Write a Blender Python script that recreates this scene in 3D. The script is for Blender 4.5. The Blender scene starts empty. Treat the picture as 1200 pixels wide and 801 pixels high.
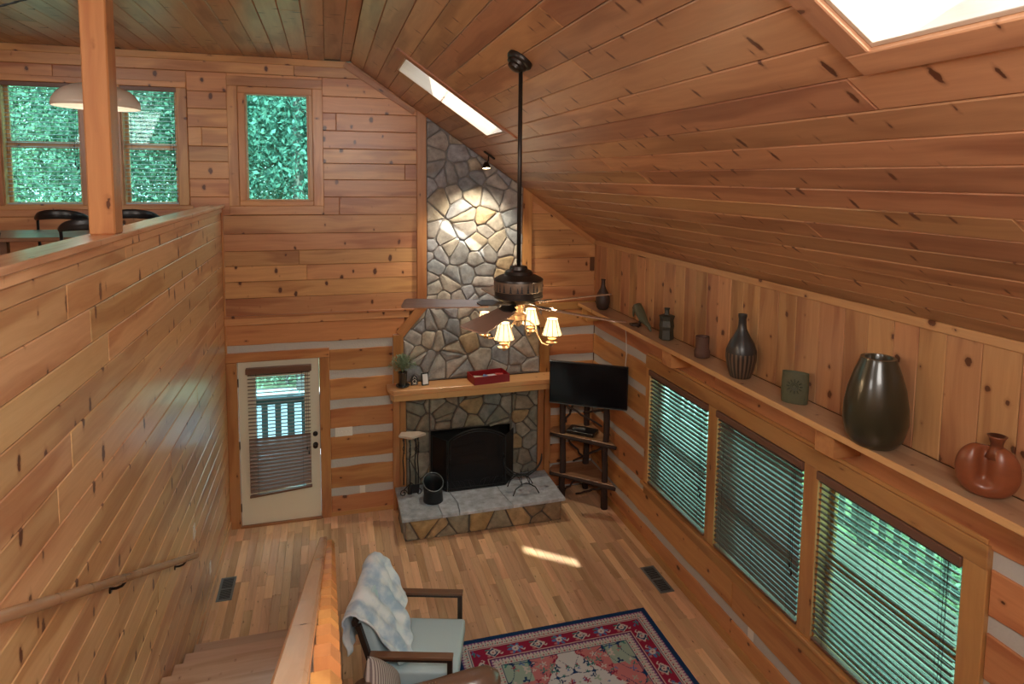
import bpy, math, random
import numpy as np
from mathutils import Vector, Matrix
R_ = random.Random(7)
PI = math.pi
C = bpy.context.scene.collection
S = bpy.context.scene
V = Vector
# ------------------------------------------------------------------ camera, world, light, exposure
yaw, pit, rol = math.radians(15.894), math.radians(5.159), math.radians(0.539)
fw = V((math.sin(yaw)*math.cos(pit), math.cos(yaw)*math.cos(pit), -math.sin(pit)))
rt = V((math.cos(yaw), -math.sin(yaw), 0)); up = rt.cross(fw)
r2 = rt*math.cos(rol)+up*math.sin(rol); u2 = up*math.cos(rol)-rt*math.sin(rol)
cd = bpy.data.cameras.new('camera'); cam = bpy.data.objects.new('camera', cd); C.objects.link(cam)
M = Matrix((r2, u2, -fw)).transposed().to_4x4(); M.translation = V((1.1874, -8.1396, 4.2695))
cam.matrix_world = M
cd.sensor_width = 36; cd.lens = 36*760.68/1200; cd.shift_y = -124.0/1200
cd.clip_start = .02
S.camera = cam
w = bpy.data.worlds.new('sky'); S.world = w; w.use_nodes = True
wn = w.node_tree.nodes; wl = w.node_tree.links
bg = wn['Background']; bg.inputs[1].default_value = 3.2
tc = wn.new('ShaderNodeTexCoord'); sx = wn.new('ShaderNodeSeparateXYZ'); cr = wn.new('ShaderNodeValToRGB')
wl.new(tc.outputs['Generated'], sx.inputs[0]); wl.new(sx.outputs[2], cr.inputs[0]); wl.new(cr.outputs[0], bg.inputs[0])
cr.color_ramp.elements[0].position = 0.0; cr.color_ramp.elements[0].color = (.80, .88, .90, 1)
cr.color_ramp.elements[1].position = .7; cr.color_ramp.elements[1].color = (.72, .86, 1, 1)

def light(name, kind, loc, energy, color, size=.1, rot=None, **k):
    d = bpy.data.lights.new(name, kind); d.energy = energy; d.color = color
    if kind == 'AREA': d.size = size
    elif kind != 'SUN': d.shadow_soft_size = size
    for a, b in k.items(): setattr(d, a, b)
    o = bpy.data.objects.new(name, d); C.objects.link(o); o.location = loc
    if rot is not None: o.rotation_euler = V(rot).to_track_quat('-Z', 'Y').to_euler()
    return o
light('sun', 'SUN', (0, 0, 12), 6, (1, .95, .86), rot=(1.02, 5.02, -4.93), angle=.009)
# unseen area lights added to brighten the room, behind and beside the camera
light('room_fill_light', 'AREA', (1.7, -8.55, 4.7), 105, (1, .95, .88), size=1.7, rot=(-.10, .8, -.62))
light('loft_fill_light', 'AREA', (-3.0, -7.4, 5.4), 60, (1, .95, .88), size=1.5, rot=(.75, .8, -.9))
light('dining_lamp_light', 'POINT', (-.33, -3.0, 4.5), 5, (1, .9, .75), size=.2)
S.view_settings.view_transform = 'Standard'; S.view_settings.look = 'None'
S.view_settings.exposure = 0.85; S.view_settings.gamma = 1; S.view_settings.use_curve_mapping = False
S.cycles.max_bounces = 10; S.cycles.diffuse_bounces = 5; S.cycles.transparent_max_bounces = 24
S.cycles.sample_clamp_indirect = 6; S.cycles.caustics_reflective = False; S.cycles.caustics_refractive = False

# ------------------------------------------------------------------ materials
def newmat(name):
    m = bpy.data.materials.new(name); m.use_nodes = True
    return m, m.node_tree.nodes, m.node_tree.links, m.node_tree.nodes['Principled BSDF']
def mat(name, col, rough=.5, metal=0, bump=0, bscale=40, var=0, spec=.5, emit=None, es=1, trans=0, coat=0, sheen=0):
    m, n, l, p = newmat(name)
    p.inputs['Base Color'].default_value = (*col, 1); p.inputs['Roughness'].default_value = rough
    p.inputs['Metallic'].default_value = metal; p.inputs['Specular IOR Level'].default_value = spec
    p.inputs['Transmission Weight'].default_value = trans; p.inputs['Coat Weight'].default_value = coat
    p.inputs['Sheen Weight'].default_value = sheen
    if emit: p.inputs['Emission Color'].default_value = (*emit, 1); p.inputs['Emission Strength'].default_value = es
    t = n.new('ShaderNodeTexCoord')
    nz = n.new('ShaderNodeTexNoise'); nz.inputs['Scale'].default_value = bscale; nz.inputs['Detail'].default_value = 5
    l.new(t.outputs['Object'], nz.inputs['Vector'])
    if var:
        oi = n.new('ShaderNodeObjectInfo')
        a = n.new('ShaderNodeMath'); a.operation = 'ADD'; l.new(nz.outputs['Fac'], a.inputs[0]); l.new(oi.outputs['Random'], a.inputs[1])
        mr = n.new('ShaderNodeMapRange'); mr.inputs[1].default_value = .3; mr.inputs[2].default_value = 1.7
        mr.inputs[3].default_value = 1-var; mr.inputs[4].default_value = 1+var
        l.new(a.outputs[0], mr.inputs[0])
        h = n.new('ShaderNodeHueSaturation'); h.inputs['Color'].default_value = (*col, 1)
        l.new(mr.outputs[0], h.inputs['Value']); l.new(h.outputs[0], p.inputs['Base Color'])
    if bump:
        b = n.new('ShaderNodeBump'); b.inputs['Strength'].default_value = bump; b.inputs['Distance'].default_value = .01
        l.new(nz.outputs['Fac'], b.inputs['Height']); l.new(b.outputs[0], p.inputs['Normal'])
    return m
def wood(name, light_, dark, knotc=(.11, .036, .016), rough=.34, knots=1.0, tint=.15, kx=4.6, ky=3.0, island=False, grain=14, streak=.55, coat=.25):
    """boards run along local X; each board reads its own stretch of the grain"""
    m, n, l, p = newmat(name)
    N = n.new
    t = N('ShaderNodeTexCoord'); oi = N('ShaderNodeObjectInfo')
    rnd = oi.outputs['Random']
    if island:
        g = N('ShaderNodeNewGeometry'); ad = N('ShaderNodeMath'); ad.operation = 'ADD'
        l.new(g.outputs['Random Per Island'], ad.inputs[0]); l.new(oi.outputs['Random'], ad.inputs[1]); 
        fr = N('ShaderNodeMath'); fr.operation = 'FRACT'; l.new(ad.outputs[0], fr.inputs[0]); rnd = fr.outputs[0]
    mu = N('ShaderNodeVectorMath'); mu.operation = 'SCALE'; mu.inputs[0].default_value = (31.7, 17.3, 11.1); l.new(rnd, mu.inputs['Scale'])
    av = N('ShaderNodeVectorMath'); av.operation = 'ADD'; l.new(t.outputs['Object'], av.inputs[0]); l.new(mu.outputs[0], av.inputs[1])
    # slow warp
    wz = N('ShaderNodeTexNoise'); wz.inputs['Scale'].default_value = 1.6; wz.inputs['Detail'].default_value = 2
    l.new(av.outputs[0], wz.inputs['Vector'])
    ws = N('ShaderNodeVectorMath'); ws.operation = 'SCALE'; ws.inputs['Scale'].default_value = .10
    wc = N('ShaderNodeVectorMath'); wc.operation = 'SUBTRACT'; wc.inputs[1].default_value = (.5, .5, .5)
    l.new(wz.outputs['Color'], wc.inputs[0]); l.new(wc.outputs[0], ws.inputs[0])
    a2 = N('ShaderNodeVectorMath'); a2.operation = 'ADD'; l.new(av.outputs[0], a2.inputs[0]); l.new(ws.outputs[0], a2.inputs[1])
    mp = N('ShaderNodeMapping'); mp.inputs['Scale'].default_value = (.7, grain, grain); l.new(a2.outputs[0], mp.inputs['Vector'])
    gn = N('ShaderNodeTexNoise'); gn.inputs['Scale'].default_value = 2.2; gn.inputs['Detail'].default_value = 6; gn.inputs['Roughness'].default_value = .6
    l.new(mp.outputs[0], gn.inputs['Vector'])
    # heartwood blotches
    mp2 = N('ShaderNodeMapping'); mp2.inputs['Scale'].default_value = (.55, 4.2, 4.2); l.new(a2.outputs[0], mp2.inputs['Vector'])
    hn = N('ShaderNodeTexNoise'); hn.inputs['Scale'].default_value = 1.3; hn.inputs['Detail'].default_value = 1.5
    l.new(mp2.outputs[0], hn.inputs['Vector'])
    hm = N('ShaderNodeMapRange'); hm.interpolation_type = 'SMOOTHSTEP'; hm.inputs[1].default_value = .50; hm.inputs[2].default_value = .62
    l.new(hn.outputs['Fac'], hm.inputs[0])
    gm = N('ShaderNodeMapRange'); gm.inputs[1].default_value = .3; gm.inputs[2].default_value = .72; l.new(gn.outputs['Fac'], gm.inputs[0])
    hs = N('ShaderNodeMath'); hs.operation = 'MULTIPLY'; hs.inputs[1].default_value = streak; l.new(hm.outputs[0], hs.inputs[0])
    gs = N('ShaderNodeMath'); gs.operation = 'MULTIPLY_ADD'; gs.inputs[1].default_value = .42; l.new(gm.outputs[0], gs.inputs[0]); l.new(hs.outputs[0], gs.inputs[2])
    mx = N('ShaderNodeMixRGB'); mx.inputs[1].default_value = (*light_, 1); mx.inputs[2].default_value = (*dark, 1); l.new(gs.outputs[0], mx.inputs[0])
    mx.use_clamp = True
    # per board value
    hv = N('ShaderNodeHueSaturation'); mr = N('ShaderNodeMapRange'); mr.inputs[3].default_value = 1-tint; mr.inputs[4].default_value = 1+tint
    m7 = N('ShaderNodeMath'); m7.operation = 'MULTIPLY'; m7.inputs[1].default_value = 7.77; l.new(rnd, m7.inputs[0])
    f7 = N('ShaderNodeMath'); f7.operation = 'FRACT'; l.new(m7.outputs[0], f7.inputs[0])
    l.new(f7.outputs[0], mr.inputs[0]); l.new(mr.outputs[0], hv.inputs['Value'])
    mh = N('ShaderNodeMapRange'); mh.inputs[3].default_value = .488; mh.inputs[4].default_value = .506; l.new(rnd, mh.inputs[0]); l.new(mh.outputs[0], hv.inputs['Hue'])
    l.new(mx.outputs[0], hv.inputs['Color'])
    out = hv.outputs[0]
    if knots:
        mk = N('ShaderNodeMapping'); mk.inputs['Scale'].default_value = (kx, ky, ky); l.new(a2.outputs[0], mk.inputs['Vector'])
        vo = N('ShaderNodeTexVoronoi'); vo.voronoi_dimensions = '2D'; vo.inputs['Scale'].default_value = 1.0; l.new(mk.outputs[0], vo.inputs['Vector'])
        sc = N('ShaderNodeSeparateColor'); l.new(vo.outputs['Color'], sc.inputs[0])
        rr = N('ShaderNodeMapRange'); rr.inputs[1].default_value = .15; rr.inputs[3].default_value = .0; rr.inputs[4].default_value = .105*knots; l.new(sc.outputs[0], rr.inputs[0])
        # a little ragged edge
        kn = N('ShaderNodeTexNoise'); kn.inputs['Scale'].default_value = 42; l.new(av.outputs[0], kn.inputs['Vector'])
        ka = N('ShaderNodeMath'); ka.operation = 'MULTIPLY_ADD'; ka.inputs[1].default_value = .09; l.new(kn.outputs['Fac'], ka.inputs[0]); l.new(vo.outputs['Distance'], ka.inputs[2])
        sb = N('ShaderNodeMath'); sb.operation = 'SUBTRACT'; l.new(rr.outputs[0], sb.inputs[0]); l.new(ka.outputs[0], sb.inputs[1])
        a5 = N('ShaderNodeMath'); a5.operation = 'ADD'; a5.inputs[1].default_value = .045; l.new(sb.outputs[0], a5.inputs[0])
        k1 = N('ShaderNodeMapRange'); k1.interpolation_type = 'SMOOTHSTEP'; k1.inputs[1].default_value = 0.0; k1.inputs[2].default_value = .02; l.new(a5.outputs[0], k1.inputs[0])
        k2 = N('ShaderNodeMapRange'); k2.interpolation_type = 'SMOOTHSTEP'; k2.inputs[1].default_value = -.07; k2.inputs[2].default_value = .02; k2.inputs[4].default_value = .45; l.new(a5.outputs[0], k2.inputs[0])
        mm = N('ShaderNodeMixRGB'); mm.inputs[2].default_value = (dark[0]*.62, dark[1]*.5, dark[2]*.45, 1); l.new(k2.outputs[0], mm.inputs[0]); l.new(out, mm.inputs[1])
        m3 = N('ShaderNodeMixRGB'); m3.inputs[2].default_value = (*knotc, 1); l.new(k1.outputs[0], m3.inputs[0]); l.new(mm.outputs[0], m3.inputs[1])
        out = m3.outputs[0]
    l.new(out, p.inputs['Base Color'])
    p.inputs['Roughness'].default_value = rough; p.inputs['Coat Weight'].default_value = coat; p.inputs['Coat Roughness'].default_value = .27
    b = N('ShaderNodeBump'); b.inputs['Strength'].default_value = .12; b.inputs['Distance'].default_value = .004
    l.new(gn.outputs['Fac'], b.inputs['Height']); l.new(b.outputs[0], p.inputs['Normal'])
    return m
def stone_mat(name, cols, rough=.85, island=False, spec=.3, patch=.28):
    m, n, l, p = newmat(name); N = n.new
    oi = N('ShaderNodeObjectInfo'); cr = N('ShaderNodeValToRGB'); cr.color_ramp.interpolation = 'CONSTANT'
    e = cr.color_ramp.elements
    while len(e) < len(cols): e.new(.5)
    for i, c in enumerate(cols): e[i].position = i/len(cols); e[i].color = (*c, 1)
    src = oi.outputs['Random']
    l.new(src, cr.inputs[0])
    t = N('ShaderNodeTexCoord'); mu = N('ShaderNodeVectorMath'); mu.operation = 'SCALE'; mu.inputs[0].default_value = (9, 7, 5); l.new(src, mu.inputs['Scale'])
    av = N('ShaderNodeVectorMath'); av.operation = 'ADD'; l.new(t.outputs['Object'], av.inputs[0]); l.new(mu.outputs[0], av.inputs[1])
    nz = N('ShaderNodeTexNoise'); nz.inputs['Scale'].default_value = 9; nz.inputs['Detail'].default_value = 8; nz.inputs['Roughness'].default_value = .65; l.new(av.outputs[0], nz.inputs['Vector'])
    n2 = N('ShaderNodeTexNoise'); n2.inputs['Scale'].default_value = 3.5; n2.inputs['Detail'].default_value = 3; l.new(av.outputs[0], n2.inputs['Vector'])
    mr = N('ShaderNodeMapRange'); mr.inputs[1].default_value = .3; mr.inputs[2].default_value = .7; mr.inputs[3].default_value = .62; mr.inputs[4].default_value = 1.35; l.new(nz.outputs['Fac'], mr.inputs[0])
    hs = N('ShaderNodeHueSaturation'); l.new(mr.outputs[0], hs.inputs['Value']); l.new(cr.outputs[0], hs.inputs['Color'])
    m2 = N('ShaderNodeMapRange'); m2.inputs[1].default_value = .55; m2.inputs[2].default_value = .72; m2.inputs[4].default_value = patch; l.new(n2.outputs['Fac'], m2.inputs[0])
    mx = N('ShaderNodeMixRGB'); mx.inputs[2].default_value = (.36, .25, .13, 1); l.new(m2.outputs[0], mx.inputs[0]); l.new(hs.outputs[0], mx.inputs[1])
    l.new(mx.outputs[0], p.inputs['Base Color']); p.inputs['Roughness'].default_value = rough; p.inputs['Specular IOR Level'].default_value = spec
    b = N('ShaderNodeBump'); b.inputs['Strength'].default_value = .55; b.inputs['Distance'].default_value = .012; l.new(nz.outputs['Fac'], b.inputs['Height']); l.new(b.outputs[0], p.inputs['Normal'])
    return m
def glass_mat(name, col, refl=.06):
    m, n, l, p = newmat(name); n.remove(p)
    tr = n.new('ShaderNodeBsdfTransparent'); tr.inputs[0].default_value = (*col, 1)
    gl = n.new('ShaderNodeBsdfGlossy'); gl.inputs['Roughness'].default_value = .03
    lw0 = n.new('ShaderNodeLayerWeight'); lw0.inputs[0].default_value = .5; pw_ = n.new('ShaderNodeMath'); pw_.operation = 'POWER'; pw_.inputs[1].default_value = 5; l.new(lw0.outputs['Facing'], pw_.inputs[0]); lw = n.new('ShaderNodeMath'); lw.operation = 'MULTIPLY_ADD'; lw.inputs[1].default_value = .9; lw.inputs[2].default_value = .03; l.new(pw_.outputs[0], lw.inputs[0])
    mx = n.new('ShaderNodeMixShader'); l.new(lw.outputs[0], mx.inputs[0]); l.new(tr.outputs[0], mx.inputs[1]); l.new(gl.outputs[0], mx.inputs[2])
    l.new(mx.outputs[0], n['Material Output'].inputs[0]); return m
def shade_mat(name, col, es, a=.25):
    m, n, l, p = newmat(name)
    p.inputs['Base Color'].default_value = (*col, 1); p.inputs['Roughness'].default_value = .5
    p.inputs['Emission Color'].default_value = (1, .66, .30, 1); p.inputs['Emission Strength'].default_value = es
    return m

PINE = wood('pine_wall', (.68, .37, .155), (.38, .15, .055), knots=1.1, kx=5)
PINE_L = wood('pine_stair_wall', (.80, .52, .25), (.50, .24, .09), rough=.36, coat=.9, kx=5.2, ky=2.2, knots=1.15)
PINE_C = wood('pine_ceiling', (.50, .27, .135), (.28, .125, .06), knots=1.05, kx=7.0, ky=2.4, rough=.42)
PINE_K = wood('pine_knee_wall', (.56, .30, .13), (.32, .13, .055), kx=3.2, ky=4)
LOGW = wood('hewn_log', (.66, .32, .12), (.42, .15, .05), kx=3, ky=4.4, rough=.4)
TRIM = wood('pine_trim', (.58, .30, .105), (.38, .155, .05), knots=.6, kx=1.6, ky=5, rough=.33)
TRIM_D = wood('brown_trim', (.36, .15, .06), (.22, .08, .03), knots=0, rough=.4)
OAK = wood('oak_floor', (.82, .55, .32), (.48, .27, .13), knots=.35, kx=3, ky=9, tint=.27, rough=.30, island=True, grain=22, streak=.4)
SHELFW = wood('shelf_pine', (.47, .30, .18), (.34, .19, .11), knots=.5)
MANT = wood('mantel_pine', (.72, .42, .18), (.52, .25, .09), knots=.5)
SHAFT = wood('skylight_lining', (.62, .53, .42), (.50, .38, .26), knots=.4, rough=.4)
TREAD = wood('stair_tread', (.66, .46, .31), (.48, .28, .16), knots=.2, rough=.3)
RAILW = wood('rail_wood', (.68, .43, .23), (.42, .22, .10), knots=.4, rough=.25)
PICK = wood('picket_wood', (.60, .28, .09), (.40, .155, .05), knots=.3)
BACKER = mat('dark_board_gap', (.16, .07, .03), .9)
CHINK = mat('chinking', (.56, .54, .50), .9, bump=.3, bscale=60, var=.06)
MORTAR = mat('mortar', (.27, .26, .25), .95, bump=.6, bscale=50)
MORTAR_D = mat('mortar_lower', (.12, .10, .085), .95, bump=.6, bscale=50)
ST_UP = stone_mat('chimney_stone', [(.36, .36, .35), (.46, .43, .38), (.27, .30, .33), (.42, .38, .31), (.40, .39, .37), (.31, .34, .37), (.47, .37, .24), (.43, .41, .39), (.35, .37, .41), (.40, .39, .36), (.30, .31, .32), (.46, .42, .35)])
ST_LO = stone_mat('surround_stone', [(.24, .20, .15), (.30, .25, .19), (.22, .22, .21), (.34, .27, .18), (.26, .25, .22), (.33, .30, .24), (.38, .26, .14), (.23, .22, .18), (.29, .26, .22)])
ST_HE = stone_mat('hearth_stone', [(.34, .22, .10), (.40, .27, .13), (.30, .26, .19), (.26, .19, .12), (.42, .30, .17), (.28, .27, .24)])
SLAB = stone_mat('hearth_slab', [(.44, .49, .55), (.40, .45, .50), (.46, .50, .54), (.38, .43, .47)], rough=.55, patch=.0)
GLASS = glass_mat('window_glass', (.66, .95, .87))
GLASS2 = glass_mat('back_window_glass', (.66, .96, .92))
GLASS_D = glass_mat('door_glass', (.70, .92, .97))
GLASS_S = glass_mat('skylight_glass', (.95, .98, 1))
WHITE_D = mat('cream_paint', (.80, .75, .60), .4)
BRONZE = mat('oil_bronze', (.035, .028, .024), .38, .7)
BLACK = mat('black_iron', (.018, .021, .024), .42, .3)
BLKPL = mat('black_plastic', (.010, .010, .012), .3)
SCREEN = mat('tv_screen', (.006, .006, .008), .12)
SLAT_B = mat('brown_slat', (.20, .125, .09), .35)
SLAT_T = mat('dark_slat', (.12, .095, .08), .25, coat=.3)
SLAT_G = mat('grey_slat', (.42, .50, .50), .35)
HEADR = mat('blind_headrail', (.17, .085, .055), .35)
PLATE = mat('outlet_plate', (.82, .78, .70), .4)
VENT = mat('vent_metal', (.20, .24, .25), .4, .5)
WROUGHT = mat('dark_slot', (.015, .015, .018), .8)

# ------------------------------------------------------------------ mesh helpers
class MB:
    def __init__(s): s.v = []; s.f = []
    def add(s, vs, fs):
        o = len(s.v); s.v += [tuple(x) for x in vs]; s.f += [tuple(i+o for i in f) for f in fs]; return s
    def box(s, x0, x1, y0, y1, z0, z1):
        return s.add([(x0,y0,z0),(x1,y0,z0),(x1,y1,z0),(x0,y1,z0),(x0,y0,z1),(x1,y0,z1),(x1,y1,z1),(x0,y1,z1)],
                     [(0,3,2,1),(4,5,6,7),(0,1,5,4),(1,2,6,5),(2,3,7,6),(3,0,4,7)])
    def cbox(s, x0, x1, y0, y1, z0, z1, c=.01):
        """box with all twelve edges bevelled"""
        vs = []; 
        for ax in range(3):
            for sx in (0, 1):
                for a in (0, 1):
                    for b in (0, 1):
                        lo = (x0,y0,z0); hi = (x1,y1,z1); p = [0,0,0]
                        p[ax] = hi[ax] if sx else lo[ax]
                        i, j = [k for k in range(3) if k != ax]
                        p[i] = hi[i]-c if a else lo[i]+c; p[j] = hi[j]-c if b else lo[j]+c
                        vs.append(tuple(p))
        import bmesh
        bm = bmesh.new(); [bm.verts.new(p) for p in vs]; bmesh.ops.convex_hull(bm, input=bm.verts[:])
        bm.verts.index_update()
        V_ = [v.co[:] for v in bm.verts]; F_ = [[v.index for v in f.verts] for f in bm.faces]; bm.free()
        return s.add(V_, F_)
    def prism(s, poly, z0, z1, ch=0):
        n = len(poly); 
        if ch:
            ins = inset(poly, ch)
            vs = [(x,y,z0) for x,y in poly]+[(x,y,z1-ch*.8) for x,y in poly]+[(x,y,z1) for x,y in ins]; k = 3
        else: vs = [(x,y,z0) for x,y in poly]+[(x,y,z1) for x,y in poly]; k = 2
        fs = [tuple(range(n-1,-1,-1)), tuple(range((k-1)*n, k*n))]
        for q in range(k-1): fs += [(q*n+i, q*n+(i+1)%n, (q+1)*n+(i+1)%n, (q+1)*n+i) for i in range(n)]
        return s.add(vs, fs)
    def tube(s, pts, r, n=8, cap=True):
        pts = [V(p) for p in pts]; rr = r if isinstance(r, (list, tuple)) else [r]*len(pts)
        vs = []; prev = None
        for i, p in enumerate(pts):
            d = (pts[min(i+1,len(pts)-1)]-pts[max(i-1,0)]).normalized()
            a = prev if prev is not None else (V((0,0,1)) if abs(d.z) < .9 else V((1,0,0)))
            a = (a-d*a.dot(d)).normalized(); prev = a; b = d.cross(a)
            vs += [tuple(p+(a*math.cos(t*2*PI/n)+b*math.sin(t*2*PI/n))*rr[i]) for t in range(n)]
        fs = [(i*n+j, i*n+(j+1)%n, (i+1)*n+(j+1)%n, (i+1)*n+j) for i in range(len(pts)-1) for j in range(n)]
        if cap: fs += [tuple(range(n-1,-1,-1)), tuple(range((len(pts)-1)*n, len(pts)*n))]
        return s.add(vs, fs)
    def lathe(s, prof, n=24, c=(0,0,0), sx=1, sy=1, cap=True):
        vs = []
        for r, z in prof: vs += [(c[0]+r*sx*math.cos(2*PI*j/n), c[1]+r*sy*math.sin(2*PI*j/n), c[2]+z) for j in range(n)]
        m = len(prof)
        fs = [(i*n+j, i*n+(j+1)%n, (i+1)*n+(j+1)%n, (i+1)*n+j) for i in range(m-1) for j in range(n)]
        if cap: fs += [tuple(range(n-1,-1,-1)), tuple(range((m-1)*n, m*n))]
        return s.add(vs, fs)
    def grid(s, fn, nu, nv, closed=False):
        vs = [fn(i/nu, j/nv) for i in range(nu+1) for j in range(nv+1)]
        return s.add(vs, [(i*(nv+1)+j, (i+1)*(nv+1)+j, (i+1)*(nv+1)+j+1, i*(nv+1)+j+1) for i in range(nu) for j in range(nv)])
    def move(s, M):
        s.v = [tuple(M @ V(p)) for p in s.v]; return s
def inset(poly, d):
    n = len(poly); out = []; P = [V((x, y)) for x, y in poly]
    for i in range(n):
        a, b, c = P[i-1], P[i], P[(i+1)%n]
        e1 = (b-a); e2 = (c-b)
        if e1.length < 1e-6 or e2.length < 1e-6: out.append((b.x, b.y)); continue
        e1.normalize(); e2.normalize()
        n1 = V((-e1.y, e1.x)); n2 = V((-e2.y, e2.x)); m = n1+n2
        k = m.dot(m)/2
        q = b+m*(d/max(k, .35)); out.append((q.x, q.y))
    return out
def clip(poly, a, b, c):
    """keep the side where a*x+b*y<=c"""
    out = []; n = len(poly)
    for i in range(n):
        p, q = poly[i], poly[(i+1)%n]; fp = a*p[0]+b*p[1]-c; fq = a*q[0]+b*q[1]-c
        if fp <= 0: out.append(p)
        if (fp < 0 < fq) or (fq < 0 < fp):
            t = fp/(fp-fq); out.append((p[0]+(q[0]-p[0])*t, p[1]+(q[1]-p[1])*t))
    return out
def area(poly): return abs(sum(poly[i-1][0]*poly[i][1]-poly[i][0]*poly[i-1][1] for i in range(len(poly))))/2
def tag(o, label=None, cat=None, group=None, kind=None):
    if label: o['label'] = label
    if cat: o['category'] = cat
    if group: o['group'] = group
    if kind: o['kind'] = kind
    return o
def obj(name, mb, m, parent=None, smooth=False, mods=None, kind=None, mw=None, label=None):
    me = bpy.data.meshes.new(name); me.from_pydata(mb.v, [], mb.f); me.update()
    if m: me.materials.append(m)
    if smooth: me.shade_smooth()
    o = bpy.data.objects.new(name, me); C.objects.link(o)
    if mw is not None: o.matrix_world = mw
    if parent: o.parent = parent
    if kind: o['kind'] = kind
    if label: o['label'] = label
    if mods == 'sub': s = o.modifiers.new('s', 'SUBSURF'); s.levels = 2; s.render_levels = 2
    return o
def sharp(o, ang=40):
    me = o.data; me.shade_smooth()
    try: me.set_sharp_from_angle(angle=math.radians(ang))
    except Exception: pass
    return o
def empty(name, loc=(0,0,0), rz=0, label=None, cat=None, group=None, kind=None):
    o = bpy.data.objects.new(name, None); C.objects.link(o); o.location = loc; o.rotation_euler = (0, 0, rz)
    o.empty_display_size = .05
    return tag(o, label, cat, group, kind)
def copy_tree(o, parent=None):
    c = o.copy(); C.objects.link(c); c.parent = parent
    for ch in [x for x in bpy.data.objects if x.parent == o]: copy_tree(ch, c)
    return c
class Frame:
    def __init__(s, O, U, W): s.O = V(O); s.U = V(U).normalized(); s.W = V(W).normalized(); s.N = s.U.cross(s.W)
    def mat(s, u, v, n=0):
        m = Matrix((s.U, s.W, s.N)).transposed().to_4x4(); m.translation = s.O+s.U*u+s.W*v+s.N*n; return m
F_BACK = Frame((0,0,0), (1,0,0), (0,0,1))
F_LEFT = Frame((0,0,0), (0,1,0), (0,0,1))
F_RIGHT = Frame((4.69,0,0), (0,-1,0), (0,0,1))
F_FLOOR = Frame((0,0,0), (0,1,0), (-1,0,0))
F_CEIL = Frame((1.476,0,5.625), (0,1,0), (1,0,0))
SL = math.atan(.682)
F_SLOPE = Frame((1.476,0,5.625), (0,1,0), (math.cos(SL),0,-math.sin(SL)))
F_KNEE = Frame((4.69,0,0), (0,0,1), (0,1,0))
def piece(name, fr, poly, n0, n1, m, parent, ch=.004, **k):
    """one flat piece lying in a frame; local X runs along the frame's U"""
    if len(poly) < 3 or area(poly) < 2e-4: return None
    s = sum(poly[i-1][0]*poly[i][1]-poly[i][0]*poly[i-1][1] for i in range(len(poly)))
    if s < 0: poly = poly[::-1]
    ch = min(ch, .22*min(max(p[0] for p in poly)-min(p[0] for p in poly), max(p[1] for p in poly)-min(p[1] for p in poly)), .3*(n1-n0) if n1-n0 < .01 else 1)
    cu = sum(p[0] for p in poly)/len(poly); cv = sum(p[1] for p in poly)/len(poly)
    mb = MB().prism([(p[0]-cu, p[1]-cv) for p in poly], 0, n1-n0, ch)
    return obj(name, mb, m, parent, mw=fr.mat(cu, cv, n0), **k)
def rect(u0, u1, v0, v1): return [(u0,v0),(u1,v0),(u1,v1),(u0,v1)]
def minus(rs, hole):
    out = []
    a0, a1, b0, b1 = hole
    for (u0, u1, v0, v1) in rs:
        if a1 <= u0 or a0 >= u1 or b1 <= v0 or b0 >= v1: out.append((u0,u1,v0,v1)); continue
        if u0 < a0: out.append((u0, a0, v0, v1))
        if u1 > a1: out.append((a1, u1, v0, v1))
        m0, m1 = max(u0, a0), min(u1, a1)
        if v0 < b0: out.append((m0, m1, v0, b0))
        if v1 > b1: out.append((m0, m1, b1, v1))
    return out
def planks(fr, u0, u1, v0, v1, pitch, m, parent, name='plank', holes=(), clips=(), lmin=1.6, lmax=3.6, n0=0, n1=.02, gap=.003, ch=.005, jit=0, first=None):
    v = v0; k = 0
    while v < v1-.02:
        p = (first if (first and k == 0) else pitch)*(1+R_.uniform(-jit, jit)); vn = min(v+p, v1); k += 1
        if v1-vn < .05: vn = v1
        u = u0-R_.uniform(0, lmax*.6); 
        while u < u1:
            L = R_.uniform(lmin, lmax); a, b = max(u, u0), min(u+L, u1); u += L
            if b-a < .12: continue
            rs = [(a+.0008, b-.0008, v+gap/2, vn-gap/2)]
            for h in holes: rs = minus(rs, h)
            for r in rs:
                if r[1]-r[0] < .015 or r[3]-r[2] < .012: continue
                poly = rect(*r)
                for c in clips:
                    poly = clip(poly, *c)
                    if len(poly) < 3: break
                if len(poly) >= 3: piece(name, fr, poly, n0, n1+R_.uniform(0, .0012), m, parent, ch)
        v = vn
def slabholes(fr, r, holes, n0, n1, m, name, kind='structure', parent=None):
    mb = MB()
    us = sorted({r[0], r[1], *[x for h in holes for x in h[:2] if r[0] < x < r[1]]}); vs = sorted({r[2], r[3], *[x for h in holes for x in h[2:] if r[2] < x < r[3]]})
    for i in range(len(us)-1):
        for j in range(len(vs)-1):
            a, b = (us[i]+us[i+1])/2, (vs[j]+vs[j+1])/2
            if any(h[0] < a < h[1] and h[2] < b < h[3] for h in holes): continue
            mb.box(us[i], us[i+1], vs[j], vs[j+1], n0, n1)
    return obj(name, mb.move(fr.mat(0, 0, 0)), m, parent, kind=kind)
XR = 4.69
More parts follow.
